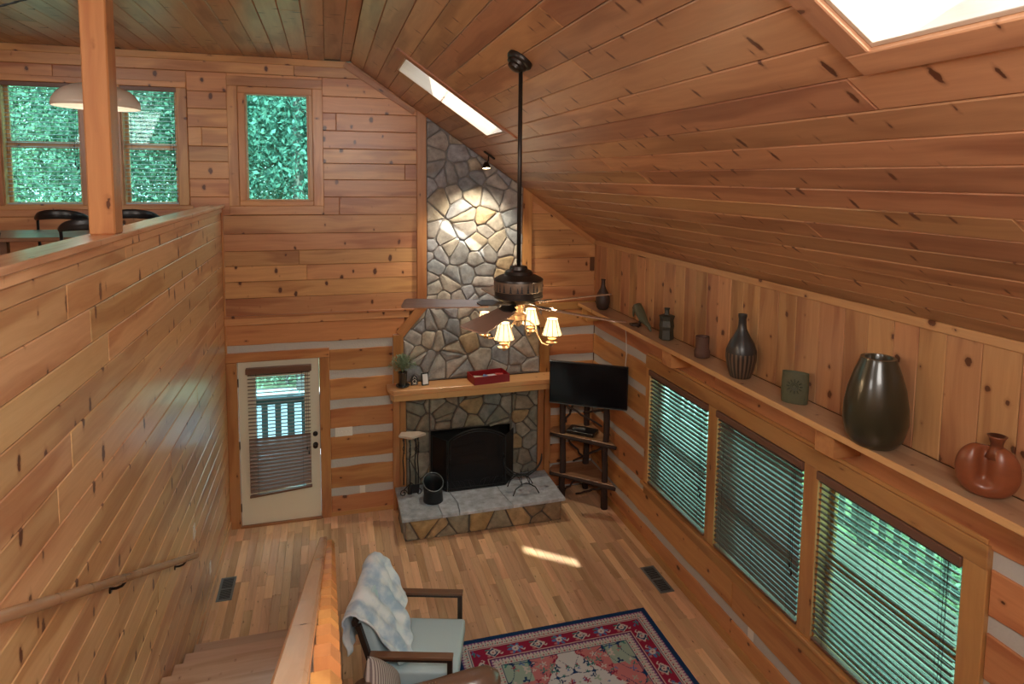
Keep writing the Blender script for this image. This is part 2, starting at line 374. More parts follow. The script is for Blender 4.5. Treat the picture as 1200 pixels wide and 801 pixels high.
# ------------------------------------------------------------------ the setting: floor
floor = obj('floor', MB().box(-.1, XR+.2, -8.7, .15, -.12, -.012), BACKER, kind='structure')
strips = []
W = .0835
nS = 57
for i in range(nS):
    x0 = i*W; x1 = min(x0+W, XR)
    if x1-x0 < .02: continue
    y = 0.0-R_.uniform(0, .5); ys = [0.0, y if y < -.12 else -.3]
    while ys[-1] > -8.6: ys.append(ys[-1]-R_.uniform(.38, 1.15))
    for a, b in zip(ys[:-1], ys[1:]): strips.append((x0, x1, b, a))
def seen(s):
    x, y = (s[0]+s[1])/2, (s[2]+s[3])/2
    if y < -4.25 or (x < 1.15 and y < -2.3): return 0
    if 2.0 < x < 3.93 and s[2] > -.8: return 0
    if 2.3 < x < 4.1 and s[3] < -2.75: return 0
    return (s[1]-s[0])*(s[3]-s[2])/((x-1.19)**2+(y+8.14)**2+18)
strips.sort(key=lambda s: -seen(s))
for k, s in enumerate(strips[:298]):
    piece('floor_board', F_FLOOR, rect(s[2]+.0006, s[3]-.0006, -s[1]+.0007, -s[0]-.0007), -.014, R_.uniform(-.0006, 0), OAK, floor, .0015)
mb = MB()
for s in strips[298:]: mb.box(s[2]+.0006, s[3]-.0006, -s[1]+.0007, -s[0]-.0007, -.014, 0)
obj('floor_board', mb, OAK, floor, kind='stuff', mw=F_FLOOR.mat(0,0,0))
# threshold strip along the back wall
tr = piece('trim_1', F_BACK, rect(1.18, 1.95, 0, .055), .0, .014, TRIM, None, .003); tag(tr, kind='structure')

# ------------------------------------------------------------------ wall_left (the stair wall) and its cap, the loft behind
wl_ = obj('wall_left', MB().box(-.12, -.021, -8.6, 0, 0, 3.885), BACKER, kind='structure')
planks(F_LEFT, -8.5, 0, 0, 3.83, .178, PINE_L, wl_, name='plank', lmin=3.6, lmax=6.4, n0=-.022, n1=0, jit=.05)
piece('trim_board', F_LEFT, rect(-8.5, 0, 3.833, 3.888), -.02, .012, PINE_L, wl_, .004)
obj('wall_cap', MB().cbox(-8.5, -.003, -.045, .135, 0, .036, .006), RAILW, wl_, mw=Frame((-.0, 0, 3.89), (0,1,0), (-1,0,0)).mat(0, .0, 0))
bb = piece('baseboard_left', F_LEFT, rect(-2.25, -.01, 0.0, .11), .0, .016, PINE_L, None, .004); tag(bb, kind='structure')
post = obj('wooden_post', MB().cbox(-.10, .032, -4.01, -3.86, 3.926, 5.62, .008), None)
# local X along the post for the grain
post_m = MB().cbox(3.926, 5.62, -.066, .066, -.075, .075, .008)
post.data.clear_geometry(); post.data.from_pydata(post_m.v, [], post_m.f); post.data.materials.append(TRIM)
post.matrix_world = Frame((-.034, -3.935, 0), (0,0,1), (1,0,0)).mat(0,0,0)
tag(post, 'square pine post standing on the half wall up to the ceiling', 'post')
loft = obj('floor_2', MB().box(-4.2, -.12, -8.6, .0, 2.75, 3.0), OAK, kind='structure')
lw = obj('wall_loft', MB().box(-4.3, -4.2, -8.6, .1, 2.7, 5.7), PINE, kind='structure')

# ------------------------------------------------------------------ wall_back
H_DOOR = (.12, 1.065, -.1, 2.06); H_W2 = (.285, .985, 3.97, 5.21)
H_WA = (-2.12, -1.385, 3.92, 5.235); H_WB = (-.985, -.425, 3.92, 5.235)
H_FIRE = (2.43, 3.50, .3, .98)
wb = slabholes(F_BACK, (-4.2, 4.9, -.1, 5.62), [H_DOOR, H_W2, H_WA, H_WB, H_FIRE], -.14, -.021, BACKER, 'wall_back')
slope_clip = (.682, 1, 5.625+.682*1.476-.0)
COLH = (2.27, 3.76, 0, 6)
planks(F_BACK, -4.2, 4.69, 2.60, 5.62, .199, PINE, wb, holes=[(.10, 1.145, 3.81, 5.39), (-2.25, -.32, 3.83, 5.29), COLH], clips=[slope_clip], lmin=3.4, lmax=6, n0=-.021, n1=0, jit=.12)
# chinking and hewn logs
ck = piece('chinking', F_BACK, rect(0, 4.69, 0, 2.55), -.0205, -.012, CHINK, wb, 0)
# cut chinking where door and fireplace are: rebuild as slab with holes
bpy.data.objects.remove(ck)
slabholes(F_BACK, (.0, 4.69, 0, 2.56), [H_DOOR, (2.1, 3.9, .0, 2.56)], -.0208, -.010, CHINK, 'chinking', None, wb)
ROWS = [(.03, .255), (.36, .632), (.738, 1.03), (1.137, 1.384), (1.50, 1.765), (1.876, 2.14), (2.252, 2.495)]
def log_piece(fr, u0, u1, v0, v1, parent, wob=True):
    """hewn log: slightly wandering edges"""
    n = max(2, int((u1-u0)/.18)); top = []; bot = []
    for i in range(n+1):
        u = u0+(u1-u0)*i/n
        a = R_.uniform(-.007, .007) if wob else 0; b = R_.uniform(-.007, .007) if wob else 0
        bot.append((u, v0+a)); top.append((u, v1+b))
    poly = bot+top[::-1]
    cu, cv = (u0+u1)/2, (v0+v1)/2
    mb = MB().prism([(p[0]-cu, p[1]-cv) for p in poly], 0, .016+R_.uniform(0, .004), .006)
    return obj('hewn_log', mb, LOGW, parent, mw=fr.mat(cu, cv, -.012))
for (a, b) in ROWS:
    segs = [(1.18, 1.95), (4.03, 4.685)] if b < 2.2 else [(.0, 2.10), (3.93, 4.685)]
    for s in segs: log_piece(F_BACK, s[0]+.001, s[1]-.001, a, b, wb)
# ledge trims of the back wall
def trim(fr, u0, u1, v0, v1, n1, m=TRIM, n0=-.02, ch=.005, along='u', name='trim', parent=None, clips=()):
    poly = rect(u0, u1, v0, v1)
    for c in clips: poly = clip(poly, *c)
    if along == 'v':   # rotate so local X follows v
        f2 = Frame(fr.O, fr.W, -fr.U); poly = [(p[1], -p[0]) for p in poly]; fr = f2
    return piece(name, fr, poly, n0, n1, m, parent, ch)
tn = [1]
def strim(*a, **k):
    tn[0] += 1; k['name'] = 'trim_%d' % tn[0]; o = trim(*a, **k)
    if o: o['kind'] = 'structure'
    return o
strim(F_BACK, 0, 2.16, 2.50, 2.60, .022, m=PINE)
strim(F_BACK, 0, 2.22, 2.585, 2.612, .040, m=PINE)
strim(F_BACK, 3.84, 4.69, 2.50, 2.60, .018)
strim(F_BACK, -4.2, -2.25, 5.53, 5.62, .02); 
strim(F_BACK, -.0, .022, 2.61, 3.89, .02, along='v')
strim(F_BACK, -.0, .022, 2.06, 2.5, .02, along='v')
# rake trim below the sloping ceiling
def seg_trim(p, q, w, n1, m=TRIM, fr=F_BACK, side=1, name=None, ext=0, clips=()):
    """board from p to q (wall coordinates), width w to one side"""
    P, Q = V(p), V(q); d = (Q-P).normalized(); nn = V((-d.y, d.x))*side
    poly = [tuple(P), tuple(Q), tuple(Q+nn*w), tuple(P+nn*w)]
    for c in clips: poly = clip(poly, *c)
    f2 = Frame(fr.O, fr.U*d.x+fr.W*d.y, -fr.U*d.y+fr.W*d.x)
    poly = [(a*d.x+b*d.y, -a*d.y+b*d.x) for a, b in poly]
    if name is None: tn[0] += 1; name = 'trim_%d' % tn[0]
    o = piece(name, f2, poly, -.02, n1, m, None, .005); o['kind'] = 'structure'; return o
Z = lambda x: 5.625-.682*(x-1.476)
seg_trim((1.42, Z(1.476)), (2.262, Z(2.262)), .075, .018, side=-1)
seg_trim((3.765, Z(3.765)), (4.69, Z(4.69)), .075, .018, side=-1)
strim(F_BACK, -4.2, 1.42, 5.545, 5.622, .018)
# posts that frame the chimney
strim(F_BACK, 2.258, 2.378, 2.59, 5.2, .045, along='v', clips=[slope_clip])
strim(F_BACK, 3.642, 3.768, 2.59, 4.2, .045, along='v', clips=[slope_clip])
seg_trim((2.378, 2.60), (2.08, 2.245), .115, .045, side=-1)
seg_trim((3.642, 2.60), (3.925, 2.245), .115, .045, side=1)
strim(F_BACK, 1.955, 2.08, 1.66, 2.29, .045, along='v')
strim(F_BACK, 3.90, 4.035, 1.66, 2.29, .045, along='v')
strim(F_BACK, 1.945, 2.03, 0, 1.53, .055, along='v'); strim(F_BACK, 2.034, 2.11, 0, 1.53, .030, along='v')
strim(F_BACK, 3.975, 4.06, 0, 1.53, .055, along='v'); strim(F_BACK, 3.885, 3.971, 0, 1.53, .030, along='v')
strim(F_BACK, 3.86, 3.905, 2.612, 2.62, .0) if False else None

wf = obj('wall_front', MB().box(-4.3, 4.9, -8.85, -8.72, -.1, 5.75), PINE, kind='structure')
# ------------------------------------------------------------------ ceiling (flat part and slope)
ceiling = slabholes(F_CEIL, (-8.7, .14, -5.8, .06), [], -.14, -.021, BACKER, 'ceiling')
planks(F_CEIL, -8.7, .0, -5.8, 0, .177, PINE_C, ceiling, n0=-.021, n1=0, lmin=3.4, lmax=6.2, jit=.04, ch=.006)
cl = 1/math.cos(SL)
Vx = lambda x: (x-1.476)*cl
SK1 = (-2.13, -1.37, Vx(1.885), Vx(2.835)); SK2 = (-7.19, -6.43, Vx(1.885), Vx(2.85))
VB = Vx(4.69)
slope = slabholes(F_SLOPE, (-8.7, .14, 0, VB+.18), [SK1, SK2], -.34, -.021, BACKER, 'ceiling_2')
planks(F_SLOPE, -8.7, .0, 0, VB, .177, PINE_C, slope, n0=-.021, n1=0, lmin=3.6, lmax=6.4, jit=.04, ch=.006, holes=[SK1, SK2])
for k, sk in enumerate((SK1, SK2)):
    wt = .10
    for r, al in (((sk[0]-wt, sk[1]+wt, sk[2]-wt, sk[2]), 'u'), ((sk[0]-wt, sk[1]+wt, sk[3], sk[3]+wt), 'u'), ((sk[0]-wt, sk[0], sk[2], sk[3]), 'v'), ((sk[1], sk[1]+wt, sk[2], sk[3]), 'v')):
        if k == 0 and r[0] == sk[1]: continue
        o = strim(F_SLOPE, *r, .018, m=TRIM_D if k == 0 else PINE_C, n0=-.001, along=al)
    t = .018
    fr = empty('window_%d' % (10+k), kind='structure')
    for r, al in (((sk[0], sk[1], sk[2], sk[2]+t), 'u'), ((sk[0], sk[1], sk[3]-t, sk[3]), 'u'), ((sk[0], sk[0]+t, sk[2]+t, sk[3]-t), 'v'), ((sk[1]-t, sk[1], sk[2]+t, sk[3]-t), 'v')):
        trim(F_SLOPE, *r, -.002, m=SHAFT, n0=-.30, along=al, ch=.002, name='shaft_board', parent=fr)
    slabholes(F_SLOPE, (sk[0], sk[1], sk[2], sk[3]), [(sk[0]+.06, sk[1]-.06, sk[2]+.06, sk[3]-.06)], -.345, -.30, SHAFT, 'sash', None, fr)
    piece('pane', F_SLOPE, rect(sk[0]+.05, sk[1]-.05, sk[2]+.05, sk[3]-.05), -.33, -.322, GLASS_S, fr, 0)
    slabholes(F_SLOPE, (sk[0]-.05, sk[1]+.05, sk[2]-.05, sk[3]+.05), [(sk[0]+.03, sk[1]-.03, sk[2]+.03, sk[3]-.03)], -.40, -.34, BRONZE, 'flashing', None, fr)
    obj('crank_knob', MB().lathe([(.012, 0), (.022, .005), (.022, .02), (.008, .03)], 12), PLATE, fr, mw=F_SLOPE.mat((sk[0]+sk[1])/2, sk[3]-.022, -.12) @ Matrix.Rotation(PI/2, 4, 'X'), smooth=True)

# ------------------------------------------------------------------ wall_right: logs, windows, knee wall
WIN = [(1.675, 2.85), (3.0, 4.15), (4.30, 5.44)]
H_R = [(a, b, .78, 2.13) for a, b in WIN]
wr = slabholes(F_RIGHT, (-.14, 8.7, -.1, 3.75), H_R, -.16, -.021, BACKER, 'wall_right')
slabholes(F_RIGHT, (.0, 8.6, 0, 2.56), [(1.6, 5.56, .66, 2.2)], -.0208, -.010, CHINK, 'chinking', None, wr)
for (a, b) in ROWS:
    if b < .65: segs = [(.0, 3.3), (3.302, 8.5)]
    elif b > 2.2: segs = [(0, 2.9), (2.902, 8.5)]
    else: segs = [(.0, 1.578), (5.59, 8.5)]
    if b > 2.2: a, b = 2.252, 2.555
    for s in segs: log_piece(F_RIGHT, s[0]+.001, s[1]-.001, a, b, wr)
planks(F_KNEE, 2.60, 3.44, -8.5, 0, .213, PINE_K, wr, n0=-.021, n1=0, lmin=3, lmax=4, jit=.16, ch=.005)
strim(F_RIGHT, 0, 8.5, 3.375, 3.436, .016, m=PINE_K)
strim(F_RIGHT, 0.0, .02, 2.6, 3.4, .014, along='v')
bbr = piece('baseboard_right', F_RIGHT, rect(.0, 8.5, 0, .095), -.01, .022, TRIM, None, .006); tag(bbr, kind='structure')
# window casings
def wtrim(*a, **k): o = strim(F_RIGHT, *a, **k); return o
wtrim(1.585, 1.675, .78, 2.13, .026, along='v'); wtrim(2.85, 3.0, .78, 2.13, .026, along='v')
wtrim(4.15, 4.30, .78, 2.13, .026, along='v'); wtrim(5.44, 5.585, .78, 2.13, .026, along='v')
wtrim(1.585, 5.585, 2.13, 2.27, .034); wtrim(1.60, 5.57, 2.27, 2.30, .02)
wtrim(1.56, 5.61, .745, .78, .055); wtrim(1.585, 5.585, .64, .745, .024)
def window_unit(name, fr, u0, u1, v0, v1, glass, frame_m, mid=None, depth=.10, fw_=.045, nb=-.10):
    """sash frame with panes set into the opening"""
    e = empty(name, kind='structure')
    ops = [(v0, v1)] if mid is None else [(v0, mid), (mid, v1)]
    slabholes(fr, (u0, u1, v0, v1), [(u0+.012, u1-.012, v0+.012, v1-.012)], -.14, -.0, frame_m, 'jamb', None, e)
    for i, (a, b) in enumerate(ops):
        off = -.012*i
        slabholes(fr, (u0+.012, u1-.012, a, b), [(u0+fw_, u1-fw_, a+fw_*.8, b-fw_*.8)], nb-.015+off, nb+.015+off, frame_m, 'sash', None, e)
        piece('pane', fr, rect(u0+fw_-.005, u1-fw_+.005, a+fw_*.7, b-fw_*.7), nb-.004+off, nb+.002+off, glass, e, 0)
    return e
for i, (a, b) in enumerate(WIN): window_unit('window_%d' % (1+i), F_RIGHT, a, b, .78, 2.13, GLASS, TRIM, mid=1.42)
window_unit('window_4', F_BACK, *H_W2, GLASS2, TRIM, nb=-.07, fw_=.02)
window_unit('window_5', F_BACK, *H_WA, GLASS2, PINE, mid=4.576); window_unit('window_6', F_BACK, *H_WB, GLASS2, PINE, mid=4.576)
# casing of the fixed window
for r, al in (((.097, 1.149, 5.285, 5.392), 'u'), ((.097, 1.149, 3.806, 3.909), 'u'), ((.097, .209, 3.909, 5.285), 'v'), ((1.032, 1.149, 3.909, 5.285), 'v')):
    strim(F_BACK, *r, .022, m=PINE, along=al)
for r, al in (((.209, 1.032, 5.21, 5.285), 'u'), ((.209, 1.032, 3.909, 3.97), 'u'), ((.209, .285, 3.97, 5.21), 'v'), ((.985, 1.032, 3.97, 5.21), 'v')):
    strim(F_BACK, *r, .006, along=al)
for r, al in (((-2.25, -.32, 5.235, 5.30), 'u'), ((-2.3, -.28, 3.875, 3.92), 'u'), ((-2.25, -.32, 3.80, 3.875), 'u'), ((-2.25, -2.12, 3.92, 5.235), 'v'), ((-1.385, -.985, 3.92, 5.235), 'v'), ((-.425, -.32, 3.92, 5.235), 'v')):
    strim(F_BACK, *r, .022 if al == 'v' else .03, m=PINE, along=al)

# ------------------------------------------------------------------ door_1
door = empty('door_1', (0,0,0), kind='structure')
slabholes(F_BACK, (.133, 1.054, .02, 2.05), [(.30, .905, .42, 1.88)], -.055, -.010, WHITE_D, 'door_leaf', None, door)
slabholes(F_BACK, (.285, .92, .405, 1.895), [(.325, .88, .445, 1.855)], -.012, .0, WHITE_D, 'glazing_frame', None, door)
piece('pane', F_BACK, rect(.30, .905, .42, 1.88), -.040, -.034, GLASS_D, door, 0)
for z in (.25, 1.03, 1.80): obj('hinge', MB().box(.118, .136, -.006, .006, z-.05, z+.05), BRONZE, door)
for z, r in ((1.09, .024), (.95, .030)):
    kb = obj('door_knob' if r > .025 else 'deadbolt', MB().lathe([(.032, 0), (.032, .008), (.012, .012), (.012, .03), (r, .04), (r, .056), (.008, .062)] if r > .025 else [(.03, 0), (.03, .014), (.012, .02)], 16), BRONZE, door, smooth=True,
             mw=Matrix.Translation((1.0, .010, z)) @ Matrix.Rotation(PI/2, 4, 'X'))
obj('threshold', MB().box(.12, 1.06, -.03, .14, 0, .022), TRIM_D, door)
strim(F_BACK, .002, .125, 0, 2.05, .024, along='v'); strim(F_BACK, 1.06, 1.18, 0, 2.05, .024, along='v')
strim(F_BACK, .002, 1.18, 2.055, 2.165, .028)

# ------------------------------------------------------------------ stone work
def voronoi_stones(u0, u1, v0, v1, size, cell_clips=(), holes=(), aspect=1.25, seed=1, extra=None):
    r = random.Random(seed); pts = []
    su, sv = size*aspect, size/aspect*1.15
    nu, nv = max(1, round((u1-u0)/su)), max(1, round((v1-v0)/sv))
    for j in range(nv):
        for i in range(nu):
            o = .5 if j % 2 else 0
            pts.append((u0+(i+.5+r.uniform(-.48, .48)+o*.6-.15)*(u1-u0)/nu, v0+(j+.5+r.uniform(-.5, .5))*(v1-v0)/nv))
    for _ in range(int(len(pts)*.25)): pts.append((r.uniform(u0, u1), r.uniform(v0, v1)))
    polys = []
    for i, p in enumerate(pts):
        poly = rect(u0, u1, v0, v1)
        for c in cell_clips: poly = clip(poly, *c)
        for j, q in enumerate(pts):
            if i == j: continue
            dx, dy = q[0]-p[0], q[1]-p[1]
            if dx*dx+dy*dy > (size*5)**2 or dx*dx+dy*dy < 1e-6: continue
            poly = clip(poly, dx, dy, dx*(p[0]+q[0])/2+dy*(p[1]+q[1])/2)
            if len(poly) < 3: break
        if len(poly) < 3: continue
        parts = [poly]
        for h in holes:
            new = []
            for q in parts:
                # subtract rectangle h: left, right, below, above
                a = clip(q, 1, 0, h[0]); 
                if len(a) >= 3: new.append(a)
                a = clip(q, -1, 0, -h[1])
                if len(a) >= 3: new.append(a)
                m = clip(clip(q, -1, 0, -h[0]), 1, 0, h[1])
                if len(m) >= 3:
                    for a in (clip(m, 0, 1, h[2]), clip(m, 0, -1, -h[3])):
                        if len(a) >= 3: new.append(a)
            parts = new
        polys += [q for q in parts if area(q) > .0016]
    return polys
def stones(polys, fr, m, parent, n0, depth, joint=.0065, seed=3, name='stone'):
    r = random.Random(seed)
    for q in polys:
        # drop tiny edges, inset for the joint, cut corners
        s = sum(q[i-1][0]*q[i][1]-q[i][0]*q[i-1][1] for i in range(len(q)))
        if s < 0: q = q[::-1]
        q = [p for i, p in enumerate(q) if math.dist(p, q[i-1]) > .02]
        if len(q) < 3: continue
        q = inset(q, joint*r.uniform(.7, 1.25))
        c = []
        for i in range(len(q)):
            a, b, d = q[i-1], q[i], q[(i+1)%len(q)]
            t1 = min(.35, .013/max(math.dist(a, b), .001)*r.uniform(.7, 1.8)); t2 = min(.35, .013/max(math.dist(d, b), .001)*r.uniform(.7, 1.8))
            c.append((b[0]+(a[0]-b[0])*t1, b[1]+(a[1]-b[1])*t1)); c.append((b[0]+(d[0]-b[0])*t2, b[1]+(d[1]-b[1])*t2))
        ar = area(c)
        if ar < .0009: continue
        n = len(c); cu = sum(p[0] for p in c)/n; cv = sum(p[1] for p in c)/n
        c = [(p[0]-cu+r.uniform(-.003, .003), p[1]-cv+r.uniform(-.003, .003)) for p in c]
        d = depth*r.uniform(.75, 1.25); k = min(.014, math.sqrt(ar)*.12)
        i1 = inset(c, k*.45); i2 = inset(c, k*1.6)
        tu, tv = r.uniform(-.06, .06), r.uniform(-.06, .06)
        vs = [(x, y, 0) for x, y in c]+[(x, y, d-k*.9) for x, y in c]+[(x, y, d-k*.25+r.uniform(-.002, .002)) for x, y in i1]+[(x, y, d+x*tu+y*tv+r.uniform(-.003, .003)) for x, y in i2]+[(0, 0, d+.004)]
        fs = [tuple(range(n-1, -1, -1))]
        for q_ in range(3): fs += [(q_*n+i, q_*n+(i+1)%n, (q_+1)*n+(i+1)%n, (q_+1)*n+i) for i in range(n)]
        fs += [(3*n+i, 3*n+(i+1)%n, 4*n) for i in range(n)]
        o = obj(name, MB().add(vs, fs), m, parent, mw=fr.mat(cu+0, cv, n0)); sharp(o, 48)
chim = empty('stone_chimney', (3.0, 0, 1.67), 0, 'tall fieldstone chimney face rising from the mantel to the sloped ceiling', 'chimney')
up_clips = [slope_clip]
base = clip(rect(2.378, 3.642, 2.58, 5.05), *slope_clip)
def par(o, p): o.parent = p; o.matrix_parent_inverse = Matrix.Translation(p.location).inverted(); return o
def chpiece(poly, n1, m, nm='mortar_bed'): 
    o = piece(nm, F_BACK, poly, -.021, n1, m, None, 0); par(o, chim); return o
chpiece(base, .004, MORTAR)
low = [(2.08, 1.66), (3.90, 1.66), (3.90, 2.245), (3.642, 2.60), (2.378, 2.60), (2.08, 2.245)]
chpiece(low, .004, MORTAR)
class PP: pass
def stones_in(polys, m, parent, **k):
    before = set(bpy.data.objects); stones(polys, F_BACK, m, None, **k)
    for o in set(bpy.data.objects)-before: par(o, parent)
dl = (-(2.60-2.245), (2.378-2.08), -(2.60-2.245)*2.08+(2.378-2.08)*2.245)   # left of slanting edge removed
dr = ((2.60-2.245), (3.90-3.642), (2.60-2.245)*3.90+(3.90-3.642)*2.245)
polys = voronoi_stones(2.378, 3.642, 2.60, 5.05, .205, up_clips, seed=11) + voronoi_stones(2.08, 3.90, 1.67, 2.60, .20, [dl, dr], seed=5)
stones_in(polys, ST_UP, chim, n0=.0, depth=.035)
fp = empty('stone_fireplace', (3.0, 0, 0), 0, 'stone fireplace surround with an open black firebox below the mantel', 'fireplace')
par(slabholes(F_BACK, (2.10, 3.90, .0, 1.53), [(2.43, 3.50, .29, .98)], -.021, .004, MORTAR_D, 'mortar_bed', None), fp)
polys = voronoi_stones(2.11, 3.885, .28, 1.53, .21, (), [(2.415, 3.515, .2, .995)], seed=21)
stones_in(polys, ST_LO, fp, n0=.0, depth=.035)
fb = MB().box(2.42, 3.51, .10, .62, .26, .30).box(2.42, 3.51, .58, .62, .3, 1.0).box(2.39, 2.43, .0, .62, .26, 1.02).box(3.50, 3.54, .0, .62, .26, 1.02).box(2.42, 3.51, .0, .62, .98, 1.02)
par(obj('firebox', fb, mat('soot', (.02, .018, .016), .9, bump=.4)), fp)
hearth = empty('raised_hearth', (2.97, -.4, 0), 0, 'low raised stone hearth with grey slab top in front of the fireplace', 'hearth')
par(obj('mortar_core', MB().box(2.005, 3.945, -.81, -.035, 0, .262), MORTAR_D), hearth)
FH = Frame((0, -.81, 0), (1,0,0), (0,0,1))
hp = [q for q in voronoi_stones(2.0, 3.95, .0, .262, .20, (), (), aspect=1.1, seed=31)]
before = set(bpy.data.objects); stones(hp, FH, ST_HE, None, -.004, .028, joint=.010, seed=5)
FHL = Frame((2.005, 0, 0), (0,-1,0), (0,0,1)); stones(voronoi_stones(.04, .80, .0, .262, .2, (), (), seed=33), FHL, ST_HE, None, -.004, .022)
FHR = Frame((3.945, 0, 0), (0,1,0), (0,0,1)); stones(voronoi_stones(-.80, -.04, .0, .262, .2, (), (), seed=34), FHR, ST_HE, None, -.004, .018)
for o in set(bpy.data.objects)-before: par(o, hearth)
F_HT = Frame((0, 0, .262), (1,0,0), (0,1,0))
for q in ([(1.965, -.865), (2.43, -.875), (2.40, -.05), (1.965, -.05)], [(2.438, -.875), (2.64, -.872), (2.66, -.62), (2.56, -.05), (2.408, -.05)], [(2.648, -.872), (3.30, -.868), (3.24, -.5), (3.22, -.05), (2.568, -.05), (2.668, -.62)], [(3.308, -.868), (3.985, -.858), (3.982, -.05), (3.228, -.05), (3.248, -.5)]):
    o = piece('hearth_slab', F_HT, q, 0, .040, SLAB, None, .006); par(o, hearth)

# ------------------------------------------------------------------ mantel shelf
man = empty('mantel_shelf', (3.0, 0, 1.5), 0, 'thick pine mantel shelf with clipped corners across the stone', 'mantel')
def prt(o, p): return par(o, p)
F_T = Frame((0,0,0), (1,0,0), (0,1,0))
q = [(1.865, -.046), (1.865, -.27), (1.925, -.352), (3.955, -.352), (4.065, -.27), (4.065, -.046)]
prt(piece('top_board', F_T, q, 1.625, 1.665, MANT, None, .005), man)
q2 = [(1.885, -.046), (1.885, -.25), (1.935, -.335), (3.945, -.335), (4.045, -.25), (4.045, -.046)]
prt(piece('moulding', F_T, q2, 1.60, 1.626, MANT, None, 0), man)
q3 = [(1.90, -.046), (1.90, -.26), (1.935, -.345), (3.945, -.345), (4.03, -.26), (4.03, -.046)]
prt(piece('front_beam', F_T, q3, 1.53, 1.601, MANT, None, 0), man)

# ------------------------------------------------------------------ the long display shelf
sh = empty('display_shelf', (4.69, -3, 2.55), 0, 'long pine display shelf running along the right wall above the windows', 'shelf')
prt(obj('shelf_board', MB().cbox(-4.1, 3.0, 0, .268, -.02, .02, .004), SHELFW, mw=Frame((4.686, -3-.1, 2.58), (0,1,0), (-1,0,0)).mat(0,0,0)), sh)
prt(obj('front_lip', MB().cbox(-4.1, 3.0, 0, .012, -.022, .022, .003), MANT, mw=Frame((4.418, -3-.1, 2.58), (0,1,0), (-1,0,0)).mat(0,0,0)), sh)
for y in (-.25, -2.42, -4.58, -6.4):
    prt(obj('bracket_block', MB().prism([(0, -.165), (-.225, -.165), (-.225, -.022), (0, -.022)], -.085, .085, .004), TRIM, mw=Matrix.Translation((4.672, y, 2.56)) @ Matrix(((1,0,0,0),(0,0,1,0),(0,1,0,0),(0,0,0,1))) @ Matrix.Identity(4)), sh)
# ------------------------------------------------------------------ blinds
def venetian(name, label, fr, u0, u1, v0, v1, pitch, width, tilt, n, slat_m, head_h, cordm=BLKPL, skew=0, group=None, head=True, tiltf=None):
    """n = distance of the slat axis from the wall face"""
    e = empty(name, fr.O+fr.U*(u0+u1)/2+fr.W*v1+fr.N*n, 0, label, 'blind', group)
    L = u1-u0; cu = (u0+u1)/2
    def put(nm, mb, m, v, nn=0, rot=0, sk=0, smooth=False):
        mw = fr.mat(cu, v, n+nn) @ Matrix.Rotation(sk, 4, 'Z') @ Matrix.Rotation(rot, 4, 'X')
        o = obj(nm, mb, m, None, mw=mw, smooth=smooth); o.parent = e; o.matrix_parent_inverse = Matrix.Translation(e.location).inverted(); return o
    if head: put('head_rail', MB().cbox(-L/2-.012, L/2+.012, -head_h/2, head_h/2, -.03, .042, .005), HEADR, v1-head_h/2)
    sl = MB(); h = width/2
    # slat lies in local X (length) and local Z (depth), slightly crowned
    pr = [(-h, 0), (-h*.5, .0035), (0, .0048), (h*.5, .0035), (h, 0)]
    vs = []; k = len(pr)
    for x in (-L/2+.006, L/2-.006):
        vs += [(x, y+.0012, z) for z, y in pr]+[(x, y-.0012, z) for z, y in pr]
    fs = []
    for i in range(k-1): fs += [(i, i+1, 2*k+i+1, 2*k+i), (k+i+1, k+i, 3*k+i, 3*k+i+1)]
    fs += [(0, 2*k, 3*k, k), (k-1, 2*k-1, 4*k-1, 3*k-1), tuple(range(k))+tuple(range(2*k-1, k-1, -1)), tuple(range(3*k-1, 2*k-1, -1))+tuple(range(3*k, 4*k))]
    sl.add(vs, fs)
    me = bpy.data.meshes.new('slat'); me.from_pydata(sl.v, [], sl.f); me.materials.append(slat_m)
    v = v1-head_h-.02; cnt = int((v1-head_h-.02-v0-.02)/pitch)
    for i in range(cnt):
        f = i/cnt
        o = bpy.data.objects.new('slat', me); C.objects.link(o)
        tl = tilt if tiltf is None else tiltf(f)
        o.matrix_world = fr.mat(cu, v-i*pitch, n) @ Matrix.Rotation(skew*f*f*f, 4, 'Z') @ Matrix.Rotation(tl+R_.uniform(-.02, .02), 4, 'X')
        o.parent = e; o.matrix_parent_inverse = Matrix.Translation(e.location).inverted()
    put('bottom_rail', MB().cbox(-L/2, L/2, -.012, .012, -.025, .025, .004), HEADR if slat_m != SLAT_G else SLAT_G, v0+.012, 0, 0, skew)
    for s in (-.36, .36) if L < 1 else (-.40, 0, .40):
        for dz in (-h-.001, h+.001): put('ladder_cord', MB().tube([(s*L, v0+.02-(v0+v1)/2, dz), (s*L, v1-head_h-(v0+v1)/2, dz)], .0013, 4), cordm, (v0+v1)/2)
    c = MB().tube([(L*.43, 0, h+.012), (L*.43, -(v1-v0)*.62, h+.012)], .002, 5).tube([(L*.43+.02, 0, h+.012), (L*.435+.015, -(v1-v0)*.66, h+.012)], .002, 5)
    c.lathe([(.002, -.035), (.009, -.03), (.008, 0), (.002, .006)], 8, (0,0,0))
    c2 = MB().tube([(L*.43, 0, h+.012), (L*.43, -(v1-v0)*.60, h+.012)], .0018, 5).tube([(L*.43+.02, 0, h+.012), (L*.435+.018, -(v1-v0)*.64, h+.012)], .0018, 5)
    for (xx, yy) in ((L*.43, -(v1-v0)*.60), (L*.435+.018, -(v1-v0)*.64)): c2.tube([(xx, yy, h+.012), (xx, yy-.014, h+.012), (xx, yy-.04, h+.012)], [.003, .009, .006], 8)
    put('pull_cord', c2, cordm, v1-head_h)
    return e
venetian('venetian_blind', 'brown venetian blind on the right wall nearest the television corner', F_RIGHT, 1.69, 2.838, .80, 2.125, .045, .05, math.radians(2), .004, SLAT_T, .062)
